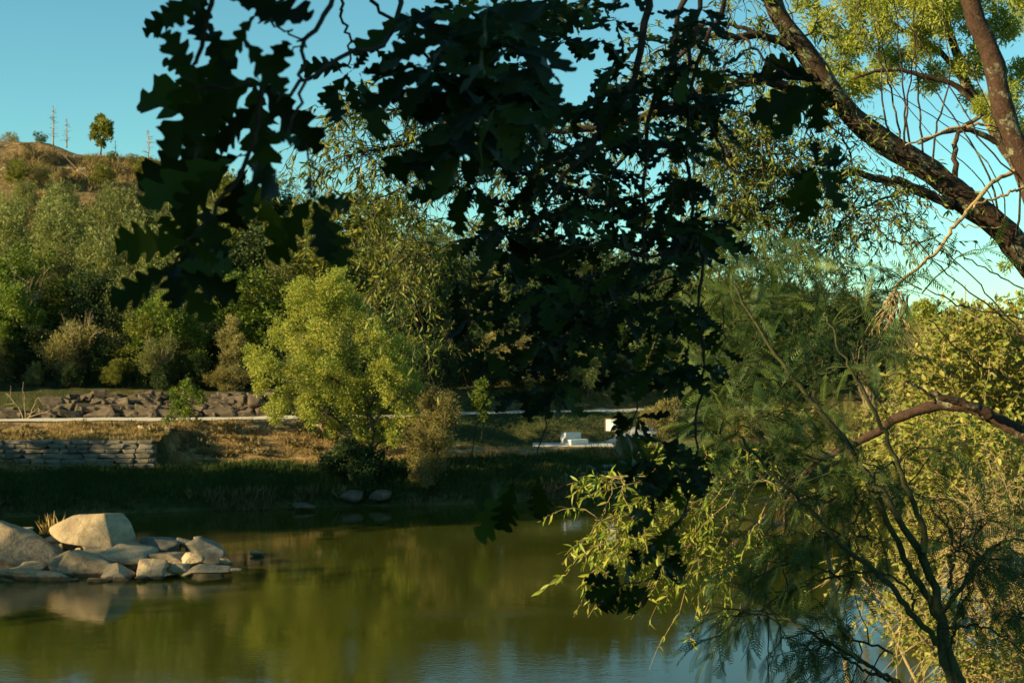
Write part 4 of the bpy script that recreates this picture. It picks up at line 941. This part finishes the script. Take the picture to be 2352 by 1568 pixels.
# dense crown above and to the left, outside the picture, that shades the hanging branches
q = rng(55); n = 22000
c = np.array([[-4.7, .2, 8.2, 1.9], [-5.6, 1.6, 9.0, 1.8], [-4.2, -1.2, 9.6, 2.0], [-2.6, -1.2, 10.6, 1.7], [-6.2, -.8, 9.8, 2.0], [-3.6, .8, 10.9, 1.4], [-.2, .6, 11.4, 1.6], [-6.6, 2.6, 8.6, 1.5], [-5.0, .6, 7.0, 1.3], [-6.0, 2.2, 7.0, 1.3]])
k = q.integers(0, len(c), n); pos = c[k, :3]+rdir(n, q)*(c[k, 3]*q.random(n)**.4)[:, None]
ok = ~((pos[:, 1] > 0) & (np.abs(pos[:, 0]) < .42*pos[:, 1]+.15) & (np.abs(pos[:, 2]-CAMZ) < .29*pos[:, 1]+.15)) & (np.linalg.norm(pos-np.array([0, 0, CAMZ]), axis=1) > 1.2)
pos = pos[ok]; g_ = inst(OVAL, pos, frames(rdir(len(pos), q, -.3), rdir(len(pos), q, .5)), q.uniform(.16, .24, len(pos)))
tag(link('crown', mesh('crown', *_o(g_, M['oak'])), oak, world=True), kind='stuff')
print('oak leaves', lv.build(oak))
for g in WD: link('branch', mesh('branch', g[0], g[1], M['twig'], None, True), oak, world=True)

# ---------------------------------------------------------------- leaning ash with lichen bark
r = rng(61)
base = (6.4, 9.6, float(H(6.4, 9.6))-.1)
ash = thing('leaning_tree', 'leaning lichen-covered tree whose thick trunk crosses the upper right diagonally', 'tree', base)
TR = [(1755, -60), (1772, -11), (1787, 37), (1832, 97), (1873, 150), (1911, 214), (1960, 270), (2012, 315), (2068, 349), (2125, 386), (2192, 439), (2256, 488), (2312, 536), (2352, 590), (2440, 690)]
T3 = PL(TR, 9.3, 9.5)[::-1]; T3 = np.concatenate([[base, [5.6, 9.6, 4.2]], [[4.6, 9.55, 6.2]], T3])
p_, r_a = limb(T3, .175, .058, 90, 14, jit=.006, seed=5, knob=.05); r_a[:30] = np.maximum(r_a[:30], .115)
link('trunk', mesh('trunk', *tubes(p_, r_a, 14), M['bark'], None, True), ash, world=True)
LM = []
def limbs_out(root, arr, mat, nb=60):
    """main limbs become parts of their own, the rest one mass of twigs"""
    big = arr[:nb]
    for g in big: link('branch', mesh('branch', *_o(join([g]), M[mat]), None, True) if False else mesh('branch', g[0], g[1], M[mat], None, True), root, world=True)
    if len(arr) > nb: tag(link('twigs', mesh('twigs', *_o(join(arr[nb:]), M[mat])), root, world=True), kind='stuff')
def lmb(pts, d0, d1, r0, r1, k=26, s=8, jit=.006, store=True):
    L3 = PL(pts, d0, d1); p, rr_ = limb(L3, r0, r1, k, s, jit=jit, seed=len(LM)+100, knob=.05); LM.append(tubes(p, rr_, s)); return p
la = lmb([(1815, 110), (1772, 86), (1734, 79), (1693, 88), (1652, 79), (1600, 95), (1540, 150), (1500, 200)], 9.3, 9.0, .030, .010)
la2 = lmb([(1734, 79), (1690, 60), (1637, 54), (1581, 75), (1550, 110), (1500, 120)], 9.3, 9.2, .016, .006)
lb = lmb([(1900, 240), (1847, 217), (1809, 199), (1764, 187), (1723, 184), (1674, 199), (1599, 217), (1500, 262), (1400, 290), (1280, 300), (1150, 268), (1030, 290), (930, 330), (830, 350), (770, 372)], 9.35, 8.6, .040, .005, 50)
lb2 = lmb([(1400, 290), (1320, 350), (1200, 400), (1080, 395), (980, 410), (880, 450), (840, 500)], 9.0, 8.6, .014, .003)
lb3 = lmb([(1500, 262), (1420, 380), (1300, 470), (1150, 520), (1040, 560), (960, 600), (930, 690)], 9.0, 8.8, .013, .003)
lb4 = lmb([(1030, 290), (960, 260), (880, 250), (800, 265), (745, 300)], 8.8, 8.6, .007, .002)
lc = lmb([(2190, 470), (2147, 454), (2106, 435), (2068, 420), (2012, 409), (1967, 397), (1922, 405), (1880, 420), (1832, 431), (1794, 454), (1749, 480), (1712, 506), (1682, 536), (1663, 565)], 9.4, 9.0, .036, .008, 44)
lc2 = lmb([(2106, 435), (2040, 450), (1985, 475), (1940, 500), (1900, 560), (1850, 600)], 9.4, 9.2, .010, .003)
lc3 = lmb([(1749, 480), (1700, 400), (1660, 330), (1650, 280)], 9.0, 9.1, .010, .003)
lc4 = lmb([(1960, 395), (1948, 340), (1920, 300), (1895, 270)], 9.4, 9.4, .009, .004)
ld = lmb([(1803, 440), (1786, 400), (1765, 360), (1750, 300), (1700, 250)], 9.2, 9.2, .006, .002)
stub = lmb([(2200, 450), (2196, 400), (2196, 315), (2222, 290), (2256, 259)], 9.4, 9.4, .024, .012, 16)
SHO = [[(2072, 350), (2058, 262), (2034, 150), (2016, 40), (2000, -40)], [(2092, 365), (2083, 262), (2100, 130), (2134, -30)], [(2124, 385), (2113, 262), (2100, 75), (2104, -40)], [(2062, 345), (2030, 250), (2020, 120), (1995, -30)], [(2075, 350), (2078, 240), (2065, 100), (2050, -30)], [(2140, 395), (2150, 300), (2180, 180), (2160, -30)],
       [(2300, 530), (2270, 400), (2170, 240), (2060, 100), (1930, -40)], [(2330, 560), (2345, 450), (2320, 350), (2250, 200), (2120, -30)], [(2300, 520), (2310, 460), (2230, 330), (2060, 220), (1900, 130), (1850, 60)], [(1800, 40), (1830, 20), (1835, -40)], [(1835, 97), (1820, 40), (1790, -40)],
       [(2260, 490), (2240, 440), (2160, 400), (2050, 330), (1960, 270)], [(2340, 590), (2300, 500), (2240, 400), (2130, 300), (2040, 180), (1960, 20)], [(2352, 240), (2290, 300), (2180, 270), (2100, 200)]]
for q_, s_ in enumerate(SHO): lmb(s_, 9.4, 9.1, .0085 if q_ < 8 else .005, .002, 22, 5, .004)
THIN = [[(2098, 551), (2180, 630), (2256, 693), (2310, 735), (2400, 820)], [(2147, 551), (2218, 622), (2290, 700), (2340, 760), (2400, 850)], [(2170, 562), (2250, 610), (2352, 663), (2420, 690)], [(2124, 660), (2180, 690), (2237, 712), (2352, 731), (2420, 745)], [(2139, 737), (2200, 798), (2274, 851), (2352, 885), (2420, 910)], [(1990, 480), (2040, 550), (2100, 560), (2160, 540)], [(2060, 20), (2170, 180), (2260, 330), (2352, 420)]]
for s_ in THIN: lmb(s_, 8.6, 8.8, .004, .006, 20, 5, .006)
lv = Leaves([LANCE], 'lean', 'leaf', 7); TW = []
for (ln, n, L, dr, per) in [(la, 26, .55, .4, 16), (la2, 16, .5, .4, 16), (lb[:22], 30, .5, .4, 12), (lb[22:], 84, .45, .45, 18), (lb2, 44, .45, .5, 16), (lb3, 34, .4, .5, 18), (lb4, 46, .42, .55, 20), (lc[16:], 90, .5, .5, 18), (lc[:16], 14, .4, .6, 8), (lc2, 26, .45, .6, 12), (lc3, 70, .6, .5, 20), (ld, 50, .6, .5, 20), (lc4, 14, .4, .5, 10)]:
    tw = sprays(ln, n, L, r, .1, 1, 1.0, dr); tw2 = np.concatenate([sprays(t_, 2, L*.5, r, .3, .9, .9, dr) for t_ in tw]); tw = np.concatenate([tw, tw2]); TW.append(tw); leaves_on(tw, per//2, .058, lv, r)
# free hanging leafy sprays right of the trunk limb
for (x, y, n) in [(2010, 470, 8), (2040, 500, 9), (1990, 520, 8), (2010, 550, 7), (1930, 330, 6), (1945, 20, 9), (1850, 120, 6), (1880, 110, 5), (2130, 620, 4), (1900, 520, 8), (1960, 560, 6), (1700, 30, 10), (1690, 120, 8), (1740, 120, 8), (1790, 260, 10), (1840, 330, 12), (1830, 400, 14), (1720, 330, 14), (1690, 420, 14), (1750, 560, 12), (1820, 600, 9), (900, 620, 14), (860, 590, 12), (930, 560, 10), (830, 560, 8), (910, 700, 5)]:
    c0 = P(x, y-40, 9.1+r.uniform(-.4, .4)); tw = sprays(np.array([c0, c0+[.08, 0, .02]]), n, .45, r, 0, 1, .8, .8); TW.append(tw); leaves_on(tw, 11, .058, lv, r)
print('ash leaves', lv.build(ash))
tw = np.concatenate(TW); LM.append(tubes(tw, np.tile(np.linspace(.0032, .0012, tw.shape[1]), (len(tw), 1)), 3))
limbs_out(ash, LM, 'bark', len(LM)-1)

# second upright trunk at the right edge
r = rng(62); base = (3.9, 9.0, float(H(3.9, 9.0))-.1)
tr2 = thing('upright_tree', 'bare-trunked tree cut by the upper right edge, bark warm brown with lichen', 'tree', base)
T3 = PL([(2212, -60), (2237, 30), (2263, 94), (2290, 180), (2308, 262), (2331, 326), (2360, 385), (2400, 450), (2440, 560)], 8.8)[::-1]
T3 = np.concatenate([[base, [3.8, 9.0, 5.5], [3.65, 8.9, 7.0]], T3]); p_, r_a = limb(T3, .115, .058, 70, 14, jit=.005, seed=9, knob=.04)
link('trunk', mesh('trunk', *tubes(p_, r_a, 14), M['barkred'], None, True), tr2, world=True)
LM = []
L1 = lmb([(2352, 385), (2300, 405), (2275, 424), (2237, 469), (2210, 500), (2192, 521), (2160, 570), (2124, 600), (2095, 625), (2068, 648), (2055, 670), (2046, 690)], 8.9, 8.4, .014, .009, 40)
lmb([(2400, 420), (2352, 432), (2300, 450), (2237, 472)], 8.9, 8.7, .009, .007); lmb([(2310, 290), (2250, 285), (2190, 295), (2120, 320), (2080, 335)], 8.9, 8.8, .011, .005); lmb([(2300, 520), (2200, 515), (2130, 470), (2060, 430)], 8.8, 8.8, .004, .003)
o_ = P(2052, 680, 8.4)
for k in range(26):
    a = r.normal(0, .32); L = r.uniform(.15, .42); pts = [o_+r.normal(0, .02, 3)]
    for t in range(6): pts.append(pts[-1]+np.array([math.sin(a)+r.normal(0, .45), r.normal(0, .3), -1])*L/6)
    LM.append(tubes(np.array(pts), np.linspace(.0055, .002, 7), 5))
lmb([(2050, 690), (2045, 740), (2040, 780), (2052, 830), (2060, 862)], 8.4, 8.4, .007, .002, 16, 5, .008)
limbs_out(tr2, LM, 'twigtan', 4)

# curved dead trunk
base = (6.3, 11.5, float(H(6.3, 11.5))-.1)
dead = thing('curved_dead_trunk', 'dead curved reddish trunk arching in from the right edge and down to the water', 'dead tree', base)
T3 = PL([(2420, 1030), (2368, 1005), (2312, 975), (2256, 948), (2200, 930), (2147, 933), (2098, 945), (2057, 963), (2020, 990), (1967, 1016), (1922, 1035), (1870, 1061), (1847, 1087), (1825, 1128), (1806, 1155), (1801, 1175), (1800, 1228), (1778, 1263), (1766, 1300), (1754, 1330)], 11.5, 12.5)
T3 = np.concatenate([[base, [5.6, 11.5, 4.6]], T3]); u_ = np.linspace(0, 1, 100); p_ = resample(T3, 100, .005, 3)
ra = np.interp(u_, [0, .3, .5, .62, .75, .82, .9, 1], [.095, .072, .066, .055, .04, .028, .018, .007])*(1+rng(4).normal(0, .04, 100))
link('trunk', mesh('trunk', *tubes(p_, ra, 12), M['barkred'], None, True), dead, world=True)
LM = []
lmb([(2275, 955), (2256, 941), (2200, 922), (2170, 913), (2147, 903)], 11.4, 11.3, .045, .026, 16, 9); lmb([(2147, 925), (2143, 915), (2120, 895), (2100, 885), (2080, 877)], 11.4, 11.3, .014, .008, 14); lmb([(2082, 876), (2076, 886), (2072, 897)], 11.3, 11.3, .009, .008, 6)
lmb([(1880, 1055), (1850, 1090), (1815, 1150), (1790, 1180)], 12.2, 12.3, .03, .008, 14); 
for k in range(16):
    x0, y0 = 1835+r.uniform(-20, 30), 1080+r.uniform(-10, 40); lmb([(x0, y0), (x0-20+r.uniform(-20, 10), y0+30), (x0-10+r.uniform(-40, 30), y0+80+r.uniform(0, 20))], 12.2, 12.3, .008, .002, 8, 4)
limbs_out(dead, LM, 'barkred', 4)

# willow branches over the water
r = rng(64); base = (3.5, 14.6, -.1)
wil = thing('willow_shrub', 'sunlit yellow-green willow sprays on tan twigs reaching left over the water', 'shrub', base)
LM = []; TW = []; lv = Leaves([LANCE], 'willow', 'leaf', 9)
for (pts, n, per) in [([(1880, 1140), (1760, 1150), (1640, 1130), (1540, 1110), (1440, 1105), (1400, 1120)], 26, 9), ([(1870, 1180), (1750, 1200), (1640, 1170), (1520, 1180), (1430, 1180), (1370, 1200)], 34, 11), ([(1860, 1190), (1740, 1215), (1650, 1230), (1540, 1225), (1440, 1230)], 34, 11), ([(1800, 1200), (1700, 1190), (1600, 1200), (1500, 1250), (1420, 1280)], 16, 8),
                      ([(1850, 1165), (1700, 1140), (1600, 1090), (1500, 1060)], 20, 6), ([(1820, 1180), (1750, 1205), (1680, 1260), (1600, 1290)], 14, 7), ([(1760, 1180), (1700, 1230), (1640, 1250), (1560, 1260)], 20, 9), ([(1850, 1150), (1780, 1110), (1700, 1100)], 18, 4)]:
    p = lmb(pts, 13.6, 12.8, .013, .003, 24, 6, .02); tw = sprays(p, n, .7, r, .25, 1, .7, .45, (-.3, 0, -.1)); TW.append(tw); leaves_on(tw, int(per*1.9), .105, lv, r, t0=.25)
p0 = P(1880, 1150, 13.6); LM.append(tubes(*limb(np.array([base, (np.array(base)+p0)/2+[0.2, 0, .3], p0]), .05, .02, 14, 7), 7))
tw = np.concatenate(TW); LM.append(tubes(tw, np.tile(np.linspace(.0045, .0016, tw.shape[1]), (len(tw), 1)), 4))
lv.build(wil); limbs_out(wil, LM, 'twigtan', 9)

# young wattle with feathery fronds in front
def wattle(label, stems, d, fr, seed, npart=300, base=None, dense=()):
    global LM
    rr = rng(seed); LM = []; lv = Leaves(FROND, 'wattle_near', 'frond', seed); TW = []
    bx = P(*stems[0][0][0], d) if base is None else np.array(base)
    root = thing('wattle_sapling', label, 'tree', (bx[0], bx[1], float(H(bx[0], bx[1]))-.05)); rb = np.array(root.location)
    for (pts, r0, r1) in stems:
        p = lmb(pts, d, d+rr.uniform(-.2, .5), r0, r1, 36, 8, .005)
        if pts[0][1] > 1500: LM.append(tubes(*limb(np.array([rb+rr.normal(0, .05, 3)*[1, 1, 0], (rb+p[0])/2+[.05, 0, 0], p[0]]), r0*1.3, r0, 12, 8), 8))
    for (pts, n, L, per, dd) in fr:
        p = PL(pts, d+dd, d+dd+.3); p = resample(p, 20, .01, seed); LM.append(tubes(p, np.linspace(.007, .003, 20), 5))
        tw = sprays(p, n, L, rr, .05, 1, .9, .25, (-.15, 0, .1)); TW.append(tw); leaves_on(tw, per, .175, lv, rr, .5, .15, .45, 1.1)
    for (poly, n, d0, d1) in dense:
        xs = [q[0] for q in poly]; ys = [q[1] for q in poly]; x = rr.uniform(min(xs), max(xs), n*3); y = rr.uniform(min(ys), max(ys), n*3); k = inpoly(x, y, poly) & (fbm(x*.011+seed, y*.011, 3) > -.10); x = x[k][:n]; y = y[k][:n]
        for a, b_ in zip(x, y):
            q = P(a, b_, rr.uniform(d0, d1)); tw = sprays(np.array([q, q+[.05, 0, .03]]), 1, .34, rr, 0, 1, .8, .15, (-.35, 0, .25)); TW.append(tw); leaves_on(tw, 8, .17, lv, rr, .65, .1, .2, .9)
    print('fronds', lv.build(root, npart))
    tw = np.concatenate(TW); LM.append(tubes(tw, np.tile(np.linspace(.004, .0015, tw.shape[1]), (len(tw), 1)), 4))
    limbs_out(root, LM, 'stem', len(LM)-1)
wattle('young wattle with forked stems rising from the bottom edge at lower right', [
    ([(2215, 1600), (2209, 1575), (2181, 1509), (2163, 1421), (2146, 1351), (2114, 1270), (2079, 1210), (2030, 1140), (2001, 1105), (1920, 990), (1840, 890), (1760, 780), (1680, 650)], .026, .006),
    ([(2200, 1600), (2191, 1575), (2162, 1500), (2156, 1421), (2125, 1362), (2089, 1298), (2065, 1242), (2026, 1172), (1998, 1119), (1960, 1030), (1900, 960), (1850, 900)], .023, .006),
    ([(2150, 1480), (2139, 1457), (2089, 1404), (2047, 1351), (1998, 1298), (1935, 1253), (1850, 1161), (1766, 1080), (1700, 1000)], .016, .006),
    ([(2121, 1270), (2125, 1235), (2107, 1168), (2075, 1101), (2051, 1038), (2010, 950), (1950, 840), (1900, 730)], .016, .005),
    ([(2163, 1404), (2212, 1344), (2248, 1288), (2300, 1246), (2352, 1238), (2400, 1235)], .012, .005),
    ([(2065, 1568), (2001, 1530), (1931, 1492), (1843, 1439), (1780, 1410), (1703, 1397)], .011, .004),
    ([(2100, 1600), (2060, 1568), (1990, 1540), (1900, 1480)], .011, .005),
    ([(2095, 1410), (2098, 1370), (2060, 1330), (2000, 1310), (1930, 1330)], .008, .003),
    ([(2178, 1350), (2190, 1280), (2170, 1180), (2120, 1130)], .008, .003), ([(2175, 1500), (2195, 1440), (2180, 1380)], .008, .004), ([(2160, 1440), (2260, 1440), (2330, 1480), (2380, 1520)], .007, .003)],
    6.8, [([(2001, 1530), (1931, 1492), (1843, 1439), (1703, 1397)], 22, .36, 6, 0), ([(2050, 1500), (1960, 1470), (1880, 1450), (1800, 1460)], 12, .36, 6, .2), ([(2000, 1310), (1900, 1330), (1800, 1360), (1720, 1420)], 12, .35, 8, .2),
          ([(1998, 1240), (1950, 1230), (1900, 1230)], 12, .35, 9, 0), ([(2000, 1190), (1950, 1140), (1900, 1150)], 10, .35, 8, .1), ([(1930, 1330), (1860, 1300), (1780, 1280), (1740, 1250)], 10, .35, 8, .2),
          ([(2212, 1344), (2248, 1288), (2330, 1240)], 18, .4, 8, 0), ([(2180, 1280), (2230, 1240), (2260, 1200)], 12, .35, 8, .2), ([(2330, 1440), (2352, 1400)], 6, .3, 7, -.3), ([(2100, 1110), (2050, 1120), (2160, 1150)], 10, .35, 8, .3), ([(1990, 1100), (2060, 1060), (2120, 1020)], 10, .35, 8, .3)], 81,
    dense=[([(1530, 640), (1700, 600), (1900, 620), (2000, 680), (1990, 800), (1960, 900), (1880, 980), (1760, 1000), (1620, 960), (1540, 880)], 165, 6.8, 9.2),
           ([(1560, 900), (1780, 960), (1960, 1000), (1990, 1080), (1860, 1140), (1720, 1160), (1600, 1120), (1540, 1040)], 34, 6.8, 8.4), ([(1640, 1060), (1860, 1100), (1880, 1180), (1740, 1190)], 10, 6.8, 7.6), ([(2070, 640), (2130, 620), (2120, 680), (2070, 700)], 4, 6.8, 7)])

# bright bushes on the right bank
def lit_bush(name, label, poly, n, d0, d1, leaf, T, mat, base, seed, per=10, L=.7, twig='twigtan', thr=None, droop=.3, limbs=7, npart=300):
    rr = rng(seed); xs = [q[0] for q in poly]; ys = [q[1] for q in poly]; x = rr.uniform(min(xs), max(xs), n*6); y = rr.uniform(min(ys), max(ys), n*6); k = inpoly(x, y, poly)
    if thr is not None: k &= fbm(x*.009+seed, y*.009, 3) > thr
    x = x[k][:n]; y = y[k][:n]; dd = rr.uniform(d0, d1, len(x))
    pos = np.stack([(x-1176)/FPX*dd, dd, CAMZ-(y-784)/FPX*dd], 1)
    root = thing(name, label, 'bush' if 'bush' in name or 'shrub' in name else 'tree', base); rb = np.array(root.location)
    lv = Leaves([T], mat, 'leaf', seed)
    dv = nrm(rdir(len(pos), rr)+nrm(pos-rb)*.6); ln = L*rr.uniform(.4, 1.3, len(pos)); u_ = np.linspace(0, 1, 6)
    tw = pos[:, None]+dv[:, None]*(ln[:, None]*u_)[..., None]-np.array([0, 0, 1.])*(droop*ln[:, None]*u_**2)[..., None]+rr.normal(0, .02, (len(pos), 6, 3))
    leaves_on(tw, per, leaf, lv, rr, 1.0, 0.05, .2, .4)
    parts = [tubes(tw, np.tile(np.linspace(.008, .002, 6)*(1 if d0 < 20 else 1.4), (len(tw), 1)), 3)]
    for q in range(limbs):
        e = pos[rr.integers(len(pos))]; mid = rb*.4+e*.6+rr.normal(0, .3, 3); parts.append(tubes(*limb(np.array([rb, (rb+mid)/2+[0, 0, .3], mid, e]), .06, .012, 16, 6), 6))
    lv.build(root, npart); nt_ = len(parts)-limbs
    for g in parts[1:]: link('branch', mesh('branch', g[0], g[1], M[twig], None, True), root, world=True)
    tag(link('twigs', mesh('twigs', *_o(parts[0][:2]+(np.full(len(parts[0][0]), .5),), M[twig])), root, world=True), kind='stuff'); return root
lit_bush('alder_bush', 'large bright yellow-green bush on the right bank under the blue skyline', [(2180, 760), (2240, 740), (2300, 755), (2420, 765), (2420, 1010), (2250, 1000), (2150, 960), (2110, 900), (2140, 830)], 1700, 22, 31, .115, OVAL, 'bushr', (10.5, 25, .4), 91, 18, .9)
lit_bush('alder_bush', 'bright leafy bush hanging over the water below the curved dead trunk', [(2050, 960), (2200, 950), (2420, 1040), (2420, 1300), (2300, 1330), (2180, 1290), (2050, 1260), (2080, 1160), (2010, 1120), (2040, 1040)], 1500, 18, 26, .095, OVAL, 'bushr', (8.8, 21, .4), 92, 16, .8)
lit_bush('willow_bush', 'yellow-green bush at the lower right edge with pale leaves over the water', [(1960, 1290), (2040, 1250), (2160, 1280), (2300, 1300), (2420, 1280), (2420, 1620), (2230, 1620), (2180, 1540), (2070, 1420), (1990, 1380)], 700, 15, 21, .075, OVAL, 'bushr', (7.6, 17.5, .3), 93, 12, .6, thr=-.03, droop=.5)
lit_bush('twiggy_bush', 'pale twiggy half-bare bush at the right edge behind the wattle stems', [(2200, 1130), (2420, 1100), (2420, 1560), (2260, 1500), (2210, 1330)], 600, 15, 20, .075, LANCE, 'scrub', (7.9, 18.6, .3), 94, 8, .9, thr=-.04, npart=120)
# bright crown at upper right
r = rng(95); base = (10.2, 21, float(H(10.2, 21)))
cr = thing('bright_tree', 'sunlit yellow-green tree behind the two trunks in the upper right corner', 'tree', base)
cl = []
for (x, y, q) in [(2000, 60, 60), (1930, 130, 55), (2060, 20, 60), (1900, 60, 40), (2130, 90, 55), (1980, 200, 45), (2200, 40, 60), (2050, 150, 50), (2140, 180, 40), (2220, 150, 45), (2300, 60, 45), (2330, 180, 45), (2290, 240, 45), (2230, 230, 30), (1890, 200, 35), (2360, 300, 30), (1850, 20, 30), (1790, 230, 30), (1760, 290, 25), (2350, 20, 50), (1970, -20, 60), (2150, -20, 60), (2300, -30, 50), (2310, 610, 14), (2345, 690, 16), (2350, 560, 16)]:
    p = P(x, y, 21+r.uniform(-1.5, 1.5)); cl.append([*p, q*21/FPX*.9])
cl = np.array(cl)
link('crown', mesh('crown', *_o(crown_geo(cl, 36000, .085, 96, sub=10, rr=.62, up=-.1, T=LANCE), M['crownr'])), cr, world=True)
LM = []
lmb([(2420, 700), (2352, 420), (2300, 330), (2265, 270), (2230, 215), (2200, 130), (2170, 40), (2150, -60)], 21, 21, .12, .05, 30, 8); lmb([(2265, 270), (2200, 200), (2120, 175), (2040, 160), (1960, 180)], 21, 20.5, .05, .02, 20, 6); lmb([(2300, 330), (2230, 300), (2170, 305), (2110, 330)], 21, 20.5, .05, .02, 20, 6); lmb([(2230, 215), (2160, 120), (2060, 60), (2000, 0)], 21, 21, .05, .02, 20, 6)
p = P(2420, 700, 21); LM.append(tubes(*limb(np.array([base, (np.array(base)+p)/2+[.3, 0, 0], p]), .2, .12, 14, 9), 9))
link('trunk', mesh('trunk', *_o(join(LM), M['bark'])), cr, world=True)
# trees of the left bank upstream (outside the picture) whose long shadows fall across the river bank
r = rng(97)
UP = [(-31, 50, 14), (-38, 45, 17), (-36, 52, 12), (-33, 55.6, 9.2), (-37, 56.8, 10.3), (-41, 49, 15), (-54, 24.6, 16.9), (-52.5, 23.1, 17.0), (-34, 74, 11), (-34, 79, 12), (-35, 84, 13), (-31.5, 76.5, 9)]
for k, (x, y, top) in enumerate(UP):
    plant('dark', x, y, top-float(H(x, y)), 'dark evergreen tree on the bank upstream, outside the view, %s in the row' % ORD[k], 'trees upstream beyond the left edge', wf=1.0 if x < -50 else 1.2)
